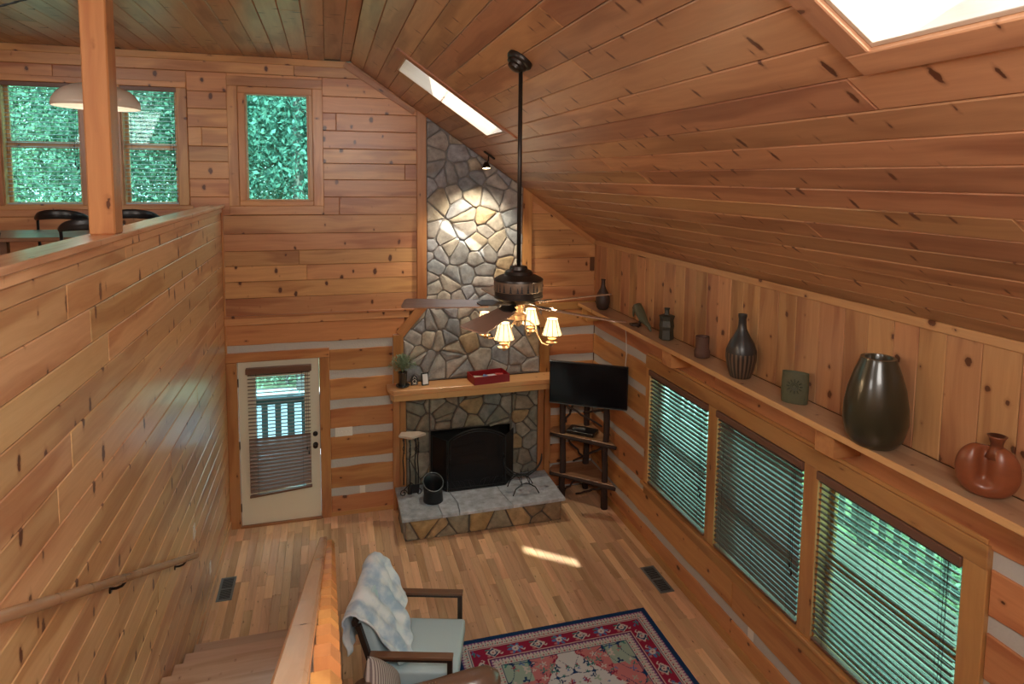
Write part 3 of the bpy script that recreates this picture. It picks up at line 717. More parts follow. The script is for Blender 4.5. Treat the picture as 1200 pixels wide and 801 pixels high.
venetian('venetian_blind', 'brown venetian blind on the middle window of the right wall', F_RIGHT, 3.01, 4.14, .80, 2.125, .045, .05, math.radians(14), .004, SLAT_T, .062)
venetian('venetian_blind', 'brown venetian blind on the right wall window furthest from the fireplace, railing showing through', F_RIGHT, 4.31, 5.43, .80, 2.125, .045, .05, math.radians(-13), .004, SLAT_T, .062)
venetian('venetian_blind', 'grey venetian blind on the loft window left of the post', F_BACK, -2.10, -1.395, 3.925, 5.235, .044, .030, math.radians(2), -.03, SLAT_G, .05)
venetian('venetian_blind', 'grey venetian blind on the loft window right of the post', F_BACK, -.975, -.43, 3.925, 5.235, .044, .030, math.radians(2), -.03, SLAT_G, .05)
venetian('door_blind', 'brown slatted blind on the white door, its bottom rail hanging askew', F_BACK, .235, .955, .415, 1.985, .044, .042, math.radians(5), .045, SLAT_B, .07, skew=math.radians(4.5), tiltf=lambda f: math.radians(-6) if f < .52 else math.radians(48))
bl = [o for o in bpy.data.objects if o.name.startswith('door_blind')][0]

# ------------------------------------------------------------------ stairs
st = empty('stair_1', (0, -2.3, 0), kind='structure'); st.name = 'staircase'; tag(st, 'wooden staircase climbing along the left wall beside the picket railing', 'stairs')
del st['kind']
for k in range(15):
    y1 = -2.30-.37*k; z = .19*(k+1)
    prt(obj('tread', MB().cbox(.018, 1.12, y1-.40, y1+.025, z-.032, z, .006), TREAD, mw=Matrix.Identity(4)), st)
    prt(obj('riser', MB().box(.018, 1.10, y1-.02, y1, z-.19, z-.032), TREAD), st)
prt(obj('stringer', MB().prism([(-2.3, 0), (-2.62, 0), (-8.0, 2.74), (-8.0, 2.85), (-7.85, 2.85), (-2.3, .16)][::-1], 1.10, 1.135).move(Matrix(((0,0,1,0),(1,0,0,0),(0,1,0,0),(0,0,0,1)))), TREAD), st)
lnd = obj('floor_3', MB().box(-.02, 4.69, -8.7, -7.86, 2.72, 2.85), OAK, kind='structure')
rail = empty('stair_railing', (1.12, -2.3, 0), 0, 'stair balustrade of stacked wooden pickets with a sloping handrail', 'railing')
p0, p1 = V((1.105, -2.27, .985)), V((1.105, -7.9, 3.80))
d = (p1-p0).normalized(); Fr = Frame(p0, d, V((1,0,0)))
L = (p1-p0).length
prt(obj('handrail', MB().cbox(0, L, -.033, .033, -.02, .02, .008), RAILW, mw=Frame(p0, -d, V((1,0,0))).mat(0,0,0) @ Matrix.Translation((-L,0,0))), rail)
y = -2.36; k = 0
while y > -7.8:
    zt = .985+.5*(-2.27-y)-.02; zb = max(0.0, (-2.3-y)*.5135+.02) if y < -2.3 else 0
    # local X along the picket so the grain runs with it
    hgt = zt-zb
    mb = MB().prism([(0, -.031), (hgt-.030, -.031), (hgt, -.008), (hgt, .031), (0, .031)], -.022, .022)
    prt(obj('picket', mb, PICK, mw=Frame((1.170, y, zb), (0,0,1), (-1,0,0)).mat(0,0,0)), rail)
    y -= .25; k += 1
prt(obj('newel_post', MB().cbox(1.075, 1.137, -2.36, -2.29, 0, .965, .006), PICK), rail)
# wall handrail
hr = empty('wall_handrail', (.08, -2.45, 1.1), 0, 'round wooden handrail on dark brackets along the stair wall', 'handrail')
a, b = V((.085, -2.44, 1.09)), V((.085, -7.2, 3.56)); dd = (b-a).normalized(); LL = (b-a).length
prt(sharp(obj('rail', MB().tube([(0,0,0), (.015,0,0), (LL,0,0)], [.018, .024, .024], 12), RAILW, mw=Frame(a, dd, V((1,0,0))).mat(0,0,0))), hr)
for t in (.45, 2.1, 3.9):
    p = a+dd*t
    prt(obj('bracket', MB().tube([p+V((0,0,-.022)), p+V((-.02,.01,-.05)), p+V((-.05,.02,-.065)), V((.004, p.y+.03, p.z-.07))], .008, 6).tube([V((.006, p.y+.03, p.z-.07)), V((.0, p.y+.03, p.z-.07))], .025, 10), BRONZE, smooth=True), hr)

# ------------------------------------------------------------------ small wall things
def plate(name, fr, u, v, w_, h_, label, cat, n=0.004, holes=1):
    e = empty(name, fr.O+fr.U*u+fr.W*v, 0, label, cat)
    o = obj('plate', MB().cbox(-w_/2, w_/2, -h_/2, h_/2, 0, .007, .002), PLATE, mw=fr.mat(u, v, n)); par(o, e)
    for k in range(holes):
        x = (k-(holes-1)/2)*.046
        if cat == 'switch': o = obj('toggle', MB().cbox(x-.005, x+.005, -.012, .012, .006, .016, .002), PLATE, mw=fr.mat(u, v, n)); par(o, e)
        else:
            for dy in (-.02, .02): o = obj('socket', MB().lathe([(.014, .006), (.015, .0085), (.013, .0095)], 12, (x, dy, 0)), PLATE, mw=fr.mat(u, v, n)); par(o, e)
    return e
plate('light_switch', F_BACK, 1.34, 1.085, .21, .115, 'wide cream switch plate between the door and fireplace', 'switch', .002, 4)
plate('wall_outlet', F_BACK, 1.56, .315, .07, .115, 'cream outlet plate low on the log wall left of the hearth', 'outlet', -.008)
plate('wall_outlet', F_RIGHT, 3.575, .32, .075, .12, 'cream outlet low on the right wall under the middle window', 'outlet', -.008)
plate('light_switch', F_LEFT, -2.08, 1.115, .075, .125, 'cream switch plate on the stair wall above the handrail end', 'switch', .001, 1)
plate('wall_outlet', F_LEFT, -1.40, .36, .07, .12, 'cream outlet low on the stair wall near the floor vent', 'outlet', .001)
def vent(x0, x1, y0, y1, label):
    e = empty('floor_vent', ((x0+x1)/2, (y0+y1)/2, 0), 0, label, 'vent')
    f = MB(); w_ = .022
    f.box(x0, x1, y0, y0+w_, 0, .006).box(x0, x1, y1-w_, y1, 0, .006).box(x0, x0+w_, y0+w_, y1-w_, 0, .006).box(x1-w_, x1, y0+w_, y1-w_, 0, .006).box(x0+w_, x1-w_, (y0+y1)/2-.006, (y0+y1)/2+.006, .0, .0045)
    par(obj('frame', f, VENT), e); par(obj('slot_bed', MB().box(x0+w_, x1-w_, y0+w_, y1-w_, .0, .001), WROUGHT), e)
    n = 16
    for i in range(n):
        y = y0+w_+(i+.5)*(y1-y0-2*w_)/n; o = obj('louvre', MB().box(x0+w_, x1-w_, y-.0035, y+.0035, .001, .004), mat_v, e) if False else par(obj('louvre', MB().box(x0+w_, x1-w_, y-.0035, y+.0035, .001, .004), VENT), e)
vent(.045, .195, -1.42, -1.02, 'grey metal floor vent beside the stair wall near the door')
vent(4.44, 4.60, -2.46, -2.0, 'grey metal floor vent beside the right wall baseboard near the rug')

# ------------------------------------------------------------------ ceiling fan
CX, CY = 2.37, -4.15
BLADE = wood('fan_blade_wood', (.24, .15, .10), (.13, .075, .05), knots=0, rough=.3, grain=20, coat=.5)
BRASS = mat('antique_brass', (.55, .36, .20), .32, .7)
BAND = mat('fan_band', (.13, .085, .055), .5, .3, bump=.3, bscale=25, var=.1)
fan = empty('ceiling_fan', (CX, CY, 3.3), 0, 'dark bronze ceiling fan on a long rod with five brown blades and lamps', 'fan')
zc = Z(CX)
can = MB().lathe([(.085, .0), (.088, -.02), (.078, -.035), (.07, -.038), (.066, -.055), (.05, -.062), (.045, -.08), (.02, -.09)], 28)
prt(sharp(obj('canopy', can, BRONZE, mw=Matrix.Translation((CX, CY, zc-.002)) @ Matrix.Rotation(SL, 4, 'Y')), 50), fan)
prt(obj('hanging_rod', MB().tube([(CX, CY, zc-.05), (CX, CY, 3.70)], .0135, 14), BRONZE, smooth=True), fan)
prt(sharp(obj('motor_housing', MB().lathe([(.02, .29), (.055, .285), (.06, .265), (.085, .255), (.095, .235), (.13, .22), (.158, .205), (.160, .195), (.157, .19), (.157, .10), (.160, .095), (.160, .085), (.13, .065), (.10, .05), (.075, .045)], 40, (CX, CY, 3.415)), BRONZE), 30), fan)
band = prt(obj('forest_band', MB().lathe([(.1578, .112), (.1588, .114), (.1588, .182), (.1578, .184)], 40, (CX, CY, 3.43), cap=False), BAND, smooth=True), fan)
tr_ = MB(); rr = random.Random(4)
for i in range(26):
    a = i*2*PI/26+rr.uniform(-.05, .05); h = rr.uniform(.03, .06); wd = rr.uniform(.05, .09)
    for j in range(3):
        z0 = 3.43+.116+h*j/3.2; z1 = z0+h*.45; ww = wd*(1-j*.28)
        P = [(a-ww, z0), (a+ww, z0), (a, z1)]
        vs = [(CX+.1595*math.cos(t), CY+.1595*math.sin(t), z) for t, z in P]+[(CX+.1575*math.cos(t), CY+.1575*math.sin(t), z) for t, z in P]
        tr_.add(vs, [(0,1,2), (5,4,3), (0,3,4,1), (1,4,5,2), (2,5,3,0)])
prt(obj('pine_tree_relief', tr_, BLACK, kind='stuff', label='tiny black pine silhouettes round the motor band'), fan)
for k in range(5):
    a = math.radians(18+72*k)
    M_ = Matrix.Translation((CX, CY, 3.45)) @ Matrix.Rotation(a, 4, 'Z') @ Matrix.Rotation(math.radians(0.5), 4, 'Y') @ Matrix.Rotation(math.radians(-11), 4, 'X')
    b = MB().prism([(.19, -.05), (.25, -.060), (.735, -.078), (.75, -.068), (.757, -.05), (.757, .05), (.75, .068), (.735, .078), (.25, .060), (.19, .05)], -.004, .004, .002)
    prt(obj('blade', b, BLADE, mw=M_), fan)
    br = MB().prism([(.06, -.018), (.12, -.015), (.17, -.05), (.24, -.045), (.27, 0), (.24, .045), (.17, .05), (.12, .015), (.06, .018)], .005, .011)
    for sx_, sy_ in ((.20, .025), (.20, -.025), (.24, 0)): br.lathe([(.007, .0), (.007, .004), (.003, .006)], 8, (sx_, sy_, -.011))
    prt(obj('blade_iron', br, BRONZE, mw=M_), fan)
prt(sharp(obj('light_kit', MB().lathe([(.075, .045), (.07, .03), (.04, .02), (.035, -.03), (.055, -.045), (.055, -.075), (.03, -.09), (.025, -.11), (.008, -.125)], 24, (CX, CY, 3.43)), BRASS), 40), fan)
SHADE = shade_mat('lamp_shade_cloth', (.85, .68, .45), 1.1); RIB = mat('shade_rib', (.12, .08, .05), .6); BULB = mat('bulb_glow', (1, .9, .7), .4, emit=(1, .78, .42), es=14)
for k, ang in enumerate((-38, 52, 142, 232)):
    a = math.radians(ang); ca, sa = math.cos(a), math.sin(a); q = lambda r, z: (CX+r*ca, CY+r*sa, z)
    zl = 3.27; rl = .235
    prt(obj('lamp_arm', MB().tube([q(.03, 3.35), q(.08, 3.345), q(.12, 3.32), q(.135, 3.26), q(.165, 3.21), q(.205, 3.20), q(rl, 3.225)], .006, 8), BRASS, smooth=True), fan)
    prt(sharp(obj('lamp_cup', MB().lathe([(.006, -.07), (.014, -.058), (.036, -.05), (.038, -.044), (.014, -.038), (.018, -.028), (.03, -.02), (.013, -.012), (.013, .03)], 18, q(rl, zl)), BRASS), 40), fan)
    n = 10; sm = MB().lathe([(.063, .0), (.052, .035), (.034, .10)], 20, q(rl, zl+.005), cap=False)
    shd = prt(obj('lamp_shade', sm, SHADE, smooth=True), fan)
    m_ = shd.modifiers.new('s', 'SOLIDIFY'); m_.thickness = .0015
    rb = MB()
    for j in range(n):
        t = 2*PI*j/n; c_, s_ = math.cos(t), math.sin(t); o_ = V(q(rl, zl+.005))
        rb.tube([o_+V((.064*c_, .064*s_, 0)), o_+V((.053*c_, .053*s_, .035)), o_+V((.035*c_, .035*s_, .10))], .0019, 4)
        t2 = t+PI/n
        rb.tube([o_+V((.0645*math.cos(t+x*PI/n), .0645*math.sin(t+x*PI/n), -.007*math.sin(x*PI/2))) for x in (0, .5, 1, 1.5, 2)], .0018, 4)
    rb.tube([V(q(rl, zl+.105))+V((.035*math.cos(t*PI/8), .035*math.sin(t*PI/8), 0)) for t in range(17)], .0022, 4)
    x = obj('shade_rib', rb, RIB); x.parent = shd; x.matrix_parent_inverse = shd.matrix_world.inverted() if False else Matrix.Identity(4)
    prt(obj('bulb', MB().lathe([(.008, .0), (.017, .02), (.02, .04), (.012, .062), (.003, .07)], 12, q(rl, zl+.015)), BULB, smooth=True), fan)
    light('fan_lamp_light', 'POINT', q(rl+.0, zl-.03), 3.2, (1, .72, .40), size=.03)
    light('fan_lamp_light', 'POINT', q(rl+.0, zl+.16), 2.2, (1, .72, .40), size=.03)

# track lamp over the chimney
tl = empty('spot_lamp', (3.05, -.55, Z(3.05)), 0, 'small bronze spotlight hanging from the ceiling in front of the chimney stones', 'lamp')
prt(obj('track_bar', MB().cbox(-.08, .08, -.018, .018, 0, .022, .004), BRONZE, mw=Matrix.Translation((3.05, -.55, Z(3.05)-.03)) @ Matrix.Rotation(SL, 4, 'Y')), tl)
prt(obj('stem', MB().tube([(3.05, -.55, Z(3.05)-.01), (3.045, -.56, Z(3.05)-.08), (3.02, -.56, Z(3.05)-.13), (3.02, -.55, Z(3.05)-.17)], .009, 8), BRONZE, smooth=True), tl)
LM = Matrix.Translation((3.02, -.55, 4.40)) @ Matrix.Rotation(math.radians(-14), 4, 'X')
prt(obj('lamp_head', MB().lathe([(.014, .05), (.03, .04), (.045, 0), (.05, -.03)], 20, cap=False), BRONZE, smooth=True, mw=LM), tl)
prt(obj('lamp_lens', MB().lathe([(.005, -.012), (.044, -.018), (.044, -.022), (.005, -.03)], 20), mat('spot_glow', (1, .9, .7), .4, emit=(1, .75, .42), es=9), mw=LM), tl)
light('spot_lamp_light', 'SPOT', (3.02, -.56, 4.33), 60, (1, .85, .62), size=.03, rot=(-.06, .36, -1), spot_size=math.radians(100), spot_blend=.8)

# ------------------------------------------------------------------ television and corner stand
tvL, tvR = V((3.80, -.72)), V((4.61, -1.24)); ctr = (tvL+tvR)/2; ang = math.atan2(tvR.y-tvL.y, tvR.x-tvL.x); TW = (tvR-tvL).length
tv = empty('television', (ctr.x, ctr.y, 1.76), ang, 'flat black television mounted across the corner above the rustic stand', 'television')
obj('bezel', MB().cbox(-TW/2, TW/2, 0, .045, -.265, .265, .006), BLKPL, tv)
obj('screen', MB().box(-TW/2+.012, TW/2-.012, -.003, .002, -.245, .253), SCREEN, tv)
obj('lower_edge', MB().box(-TW/2+.004, TW/2-.004, -.004, .004, -.268, -.262), VENT, tv)
obj('wall_mount', MB().box(-.12, .12, .045, .07, -.12, .12).tube([(0, .06, 0), (.10, .40, 0), (.02, .80, 0)], .022, 8), BLACK, tv)
BARK = mat('bark', (.04, .022, .017), .8, bump=.7, bscale=30, var=.2)
BARKS = wood('live_edge_shelf', (.40, .24, .13), (.26, .13, .06), knots=.4)
stand = empty('corner_stand', (4.45, -.35, 0), 0, 'rustic corner stand of dark branches with two live edge shelves', 'shelf')
def log_(p, q, r0, r1, n=9, m=6, seed=0, amp=.012):
    rr = random.Random(seed); pts = []; rs = []
    for i in range(m+1):
        t = i/m; pts.append(V(p).lerp(V(q), t)+V((rr.uniform(-amp, amp), rr.uniform(-amp, amp), 0))*(0 if i in (0, m) else 1)); rs.append((r0+(r1-r0)*t)*rr.uniform(.9, 1.1))
    return MB().tube(pts, rs, n)
posts = [(4.15, -.30), (4.585, -.70), (4.56, -.12)]
for i, (x, y) in enumerate(posts): prt(obj('post', log_((x, y, 0), (x, y, 1.5), .044, .038, seed=i), BARK, smooth=True), stand)
for z, nm in ((.36, 1), (.90, 2)):
    q = [(4.02, -.14), (4.02, -.235), (4.655, -.845), (4.66, -.70), (4.66, -.05), (4.10, -.05)]
    prt(piece('shelf', F_T, q, z-.045, z, BARKS, None, .004), stand)
    prt(obj('bark_edge', log_((4.0, -.222, z-.028), (4.655, -.868, z-.028), .022, .024, seed=int(z*10), amp=.006), BARK, smooth=True), stand)
for (p, q, s) in (((4.16, -.31, 1.30), (4.55, -.66, 1.08), 1), ((4.18, -.32, 1.05), (4.36, -.2, 1.34), 2), ((4.18, -.32, .86), (4.48, -.2, .50), 3), ((4.56, -.66, .80), (4.30, -.3, .50), 4), ((4.56, -.66, 1.30), (4.50, -.16, 1.10), 5), ((4.55, -.68, .28), (4.3, -.42, .10), 6), ((4.18, -.3, .10), (4.3, -.42, .29), 7)):
    prt(obj('branch', log_(p, q, .016, .012, 7, 6, s, .02), BARK, smooth=True), stand)
dvd = empty('media_player', (4.40, -.36, .902), math.radians(-42), 'flat black media player on the upper shelf of the corner stand', 'electronics')
obj('case', MB().cbox(-.19, .19, -.11, .11, 0, .045, .004), BLKPL, dvd); obj('front_panel', MB().box(-.185, .185, -.114, -.109, .006, .04), SCREEN, dvd)
rc = empty('remote_control', (4.36, -.34, .948), math.radians(-30), 'slim grey remote control lying on the black media player', 'remote')
obj('body', MB().cbox(-.085, .085, -.02, .02, 0, .016, .004), VENT, rc)
bt = MB(); [bt.lathe([(.004, .0155), (.004, .018)], 8, (x*.02-.06, y*.011, 0)) for x in range(7) for y in (-1, 0, 1)]; obj('button', bt, PLATE, rc)
cb = obj('power_cable', MB().tube([(4.66, -1.02, 2.55), (4.665, -1.05, 2.35), (4.655, -1.09, 2.15), (4.66, -1.06, 2.0), (4.63, -1.12, 1.9), (4.60, -1.05, 1.8)], .005, 6), PLATE, smooth=True); tag(cb, 'thin pale cable running down the wall behind the television', 'cable')

# ------------------------------------------------------------------ things on the hearth
HZ = .302
scr = empty('fire_screen', (2.97, -.33, HZ), 0, 'arched three panel black mesh fire screen before the firebox', 'screen')
m_, n_, l_, p_ = newmat('screen_mesh'); p_.inputs['Base Color'].default_value = (.015, .015, .018, 1); p_.inputs['Roughness'].default_value = .35; p_.inputs['Metallic'].default_value = .5; p_.inputs['Alpha'].default_value = .80; MESHM = m_
def arch_pts(w, h0, h1, n=12): return [(-w/2, 0, 0), (-w/2, 0, h0)]+[(-w/2+w*i/n, 0, h0+(h1-h0)*math.sin(PI*i/n)**.8) for i in range(1, n)]+[(w/2, 0, h0), (w/2, 0, 0)]
def panel(w, h0, h1, M_, nm):
    pts = arch_pts(w, h0, h1) if h1 != h0 else [(-w/2,0,0), (-w/2,0,h0), (w/2,0,h0), (w/2,0,0)]
    f = MB().tube(pts+[pts[0]], .007, 6); f.tube([(-w/2, 0, .03), (w/2, 0, .03)], .005, 6)
    if h1 != h0:
        f.tube([(x*.93, -.004, .035+z*.92) for x, y, z in pts], .004, 6)
        for s in (-1, 1):
            for j in range(5): f.tube([(s*.02+s*j*.06, -.006, .03), (s*.05+s*j*.065, -.006, .10+.03*(j%2)), (s*.10+s*j*.06, -.006, .13)], .0028, 5)
            f.lathe([(.008, -.01), (.008, .01)], 8, (s*w*.47, -.012, .42))
    fo = prt(obj('frame', f, BLACK, mw=M_), scr)
    me = MB().add([(x, .001, z) for x, y, z in pts]+[(x, .003, z) for x, y, z in pts], [tuple(range(len(pts))), tuple(range(2*len(pts)-1, len(pts)-1, -1))])
    prt(obj('mesh_panel', me, MESHM, mw=M_), scr)
panel(.74, .66, .78, Matrix.Translation((2.97, -.35, HZ+.008)), 'c')
panel(.26, .66, .66, Matrix.Translation((2.505, -.235, HZ+.008)) @ Matrix.Rotation(math.atan2(-.23, .17), 4, 'Z'), 'l')
panel(.26, .66, .66, Matrix.Translation((3.43, -.235, HZ+.008)) @ Matrix.Rotation(math.atan2(.23, .17), 4, 'Z'), 'r')
# fire tools
ft = empty('fire_tool_set', (2.14, -.28, HZ), 0, 'black wrought iron fire tool stand with scroll feet and pale triangular top', 'fire tools')
obj('top_plate', MB().prism([(-.16, -.03), (-.02, -.11), (.17, -.03), (.10, .03), (-.12, .05)], .80, .83, .004).move(Matrix.Rotation(.1, 4, 'X')), mat('pale_stone_top', (.55, .46, .38), .7, bump=.5), ft)
for i, (x, y) in enumerate(((-.09, .0), (-.02, -.06), (.05, -.05), (.09, .0))):
    pts = [(x, y, .80), (x+.008, y, .6), (x-.008, y, .45), (x+.004, y, .3), (x, y, .13)]
    obj('tool_rod', MB().tube(pts, .008, 6).tube([(x-.012, y, .72), (x+.012, y-.01, .66), (x-.012, y, .60), (x+.012, y-.01, .54)], .005, 5), BLACK, ft, smooth=True)
def scroll(x, y, r, fl, t0=0):
    pts = []
    for i in range(22):
        t = i/21*2.6*PI; q = r*(1-i/30); pts.append((x+fl*q*math.cos(t+t0), y-.002*i*.3, r+.006+q*math.sin(t+t0)))
    return MB().tube(pts, .006, 6)
for (x, y, f) in ((-.10, -.05, 1), (.09, -.05, -1), (.0, .05, 1)): 
    obj('scroll_foot', scroll(x, y, .045, f).tube([(x, y-.01, .09), (0, 0, .15)], .006, 6), BLACK, ft, smooth=True)
obj('brush', MB().lathe([(.012, .16), (.02, .14), (.03, .05), (.032, .04)], 12, (-.02, -.06, .0)), BLACK, ft)
obj('shovel', MB().prism([(-.04, .02), (.04, .02), (.05, .13), (-.05, .13)], -.003, .003).move(Matrix.Translation((.05, -.06, .02)) @ Matrix.Rotation(PI/2, 4, 'X')), BLACK, ft)
# coal scuttle
sc_ = empty('coal_scuttle', (2.385, -.50, HZ), 0, 'black metal coal bucket with slanted mouth on the left hearth slab', 'bucket')
def buck(i, j):
    a = 2*PI*j; t = i; r = .118-.018*t+.022*max(0, t-.75)*4
    zt = .235+.055*math.sin(a)
    return (r*math.cos(a), r*math.sin(a)*(1+.15*t), t*zt)
g = obj('bucket_wall', MB().grid(buck, 8, 32), BLACK, sc_, smooth=True); mm = g.modifiers.new('s', 'SOLIDIFY'); mm.thickness = .004
obj('rim', MB().tube([((.122)*math.cos(2*PI*i/32), .140*math.sin(2*PI*i/32), .235+.055*math.sin(2*PI*i/32)) for i in range(33)], .005, 6, False), VENT, sc_, smooth=True)
obj('bucket_base', MB().lathe([(.112, 0), (.116, .006)], 32), BLACK, sc_)
obj('bucket_band', MB().tube([(.116*math.cos(2*PI*i/32), .12*math.sin(2*PI*i/32), .16) for i in range(33)], .004, 5, False), BLACK, sc_)
obj('handle', MB().tube([(.118*math.cos(t), -.05-.06*math.sin(t)*.9, .20-.045*math.sin(t)) for t in [PI*i/14 for i in range(15)]], .004, 6), BLACK, sc_, smooth=True)
# log holder
lh = empty('log_holder', (3.53, -.52, HZ), 0, 'black iron crescent log holder with curved bars on the hearth right side', 'log holder')
def arc(y, r, zc_, n=18, a0=-.02): return [(r*math.cos(PI+PI*i/n), y, zc_+r*(.80+y*1.5)*math.sin(PI+PI*i/n)) for i in range(n+1)]
for k, (y, sc2) in enumerate(((-.17, 1), (-.09, .93), (.0, .9), (.09, .93), (.17, 1))):
    a_ = [(x*.92+0, y*(1 if abs(x) < .01 else 1)*(1-abs(x)/.30), z) for x, _, z in arc(y, .27, .40)]
    a_ = [(p[0], p[1], p[2]+(.02 if k in (1, 3) else 0)-(.035 if k == 2 else 0)*0) for p in a_]
    obj('curved_bar', MB().tube(a_, .0055, 6), BLACK, lh, smooth=True)
for s in (-1, 1): obj('finial', MB().lathe([(.003, 0), (.010, .01), (.006, .03), (.010, .04), (.001, .07)], 10, (s*.25, 0, .39)), BLACK, lh, smooth=True)
for y in (-.13, .13):
    obj('foot', MB().tube([(-.17, y-.02, .006), (-.13, y, .08), (-.05, y, .135), (0, y, .145), (.05, y, .135), (.13, y, .08), (.17, y-.02, .006)], .007, 6), BLACK, lh, smooth=True)
for x in (-.05, .05): obj('brace', MB().tube([(x, -.15, .13), (x, 0, .16), (x, .15, .13)], .005, 6).tube([(x, -.135, .13), (x, -.05, .30)], .004, 6), BLACK, lh)
# logs inside firebox
for i, (x, z, y, dz) in enumerate(((2.95, .42, .28, .0), (2.98, .42, .42, .02), (2.95, .53, .34, .03))):
    o = obj('firewood_log', log_((x-.3, y, z), (x+.3, y+.05, z+dz), .055, .05, 9, 5, i+40, .006), mat('charred_wood', (.05, .035, .028), .9, bump=.6) if i == 0 else bpy.data.materials['charred_wood'], smooth=True)
    tag(o, ['charred log at the front of the firebox behind the screen', 'charred log at the back of the firebox behind the screen', 'charred log lying on top in the firebox behind the screen'][i], 'log', 'logs in the firebox')
gr = obj('fire_grate', MB().tube([(2.6, .24, .37), (3.35, .24, .37)], .01, 6).tube([(2.6, .46, .37), (3.35, .46, .37)], .01, 6).tube([(2.7, .2, .30), (2.7, .2, .5)], .01, 6).tube([(3.25, .2, .30), (3.25, .2, .5)], .01, 6).tube([(2.7, .2, .36), (2.7, .5, .36), (2.7, .5, .30)], .01, 6).tube([(3.25, .2, .36), (3.25, .5, .36), (3.25, .5, .30)], .01, 6), BLACK); tag(gr, 'black iron grate holding the logs in the firebox', 'grate')

# ------------------------------------------------------------------ things on the mantel
MZ = 1.667
pl = empty('potted_plant', (2.055, -.19, MZ), 0, 'bushy grey green plant in a dark glossy pot on the left end of mantel', 'plant')
POT = mat('dark_glaze', (.03, .034, .032), .18, coat=.4)
obj('saucer', MB().lathe([(.06, 0), (.082, .004), (.086, .022), (.07, .024), (.06, .012)], 28), POT, pl, smooth=True)
obj('pot', MB().lathe([(.05, .012), (.052, .02), (.054, .17), (.058, .175), (.058, .185), (.050, .186), (.048, .15)], 28), POT, pl, smooth=True)
lf = MB(); rr = random.Random(9)
for i in range(1000):
    t = rr.uniform(0, 2*PI); e_ = rr.uniform(.1, 1.45); r = rr.uniform(.03, .15); b0 = V((0, 0, .20)); d_ = V((math.cos(t)*math.cos(e_), math.sin(t)*math.cos(e_), math.sin(e_)))
    p = b0+d_*r*1.15+V((0,0,.02)); L_ = rr.uniform(.022, .048); s_ = V((-math.sin(t), math.cos(t), rr.uniform(-.4, .4))).normalized()*rr.uniform(.005, .009); d2 = (d_+V((rr.uniform(-.6, .6), rr.uniform(-.6, .6), rr.uniform(-.3, .6)))).normalized()
    lf.add([p, p+d2*L_*.5+s_, p+d2*L_, p+d2*L_*.5-s_], [(0,1,2,3)])
stem_ = MB()
for i in range(16):
    t = i*2.4; stem_.tube([(0,0,.17), (.03*math.cos(t), .03*math.sin(t), .25), (.09*math.cos(t), .09*math.sin(t), .30+.03*(i % 3))], .0018, 4)
obj('foliage', lf, mat('sage_leaf', (.30, .40, .27), .6, var=.3), pl, kind='stuff'); obj('stem', stem_, mat('stem_green', (.16, .20, .10), .7), pl)
fg = empty('mantel_figurine', (2.20, -.17, MZ), .1, 'small dark figurine plaque with white marks beside the potted plant', 'ornament')
obj('plaque', MB().prism([(-.042, 0), (.042, 0), (.045, .07), (.03, .11), (.0, .135), (-.03, .11), (-.045, .07)], -.012, .012, .003).move(Matrix.Rotation(PI/2, 4, 'X')), mat('slate_black', (.03, .035, .045), .4), fg)
obj('white_mark', MB().tube([(.022*math.cos(t*PI/8), -.014, .05+.022*math.sin(t*PI/8)) for t in range(17)], .0035, 5).tube([(-.018, -.014, .085), (0, -.014, .115), (.018, -.014, .085)], .0035, 5).tube([(-.025, -.014, .018), (.025, -.014, .018)], .0035, 5), PLATE, fg)
ph = empty('picture_frame', (2.335, -.215, MZ), .22, 'small black easel frame holding a blank white card on the mantel', 'frame')
TL = Matrix.Rotation(math.radians(-12), 4, 'X')
obj('frame', MB().cbox(-.045, .045, -.008, .008, 0, .155, .003).move(TL), BLKPL, ph); obj('card', MB().box(-.034, .034, -.0095, -.0075, .014, .14).move(TL), mat('white_card', (.75, .77, .80), .5), ph)
obj('easel_leg', MB().tube([(-.02, .03, .12), (-.03, .085, .003)], .004, 5).tube([(-.04, .01, .004), (-.03, .085, .004)], .003, 5), BLKPL, ph)
rb_ = empty('red_tray', (3.145, -.215, MZ), math.radians(7), 'open red tray box full of papers at the middle of the mantel', 'box')
RED = mat('red_lacquer', (.30, .012, .02), .4)
bx = MB().box(-.23, .23, -.13, .13, 0, .008)
for a_, b_, c_, d_ in ((-.24, .24, -.14, -.13), (-.24, .24, .13, .14), (-.24, -.23, -.13, .13), (.23, .24, -.13, .13)): bx.box(a_, b_, c_, d_, 0, .10)
obj('box', bx, RED, rb_)
for i, (x, y, w_, h_, a_, c_, lb) in enumerate(((-.08, -.02, .24, .16, .2, (.62, .58, .50), 'beige folded leaflet in the left of the red tray'), (-.0, .0, .14, .10, -.3, (.12, .26, .50), 'blue leaflet in the red tray'), (.06, -.01, .12, .13, .35, (.70, .62, .68), 'pale pink leaflet in the red tray'), (.15, .03, .10, .06, -.2, (.55, .08, .08), 'red card in the right of the red tray'))):
    o = obj('leaflet', MB().box(-w_/2, w_/2, -h_/2, h_/2, 0, .004), mat('paper_%s' % 'abcd'[i], c_, .6), None, mw=rb_.matrix_world @ Matrix.Translation((3.145+x-3.145, y, .0)) if False else Matrix.Translation((3.145+x, -.215+y, MZ+.045+.007*i)) @ Matrix.Rotation(a_, 4, 'Z') @ Matrix.Rotation(.16-.05*i, 4, 'Y'))
    tag(o, lb, 'leaflet', 'papers in the red tray')
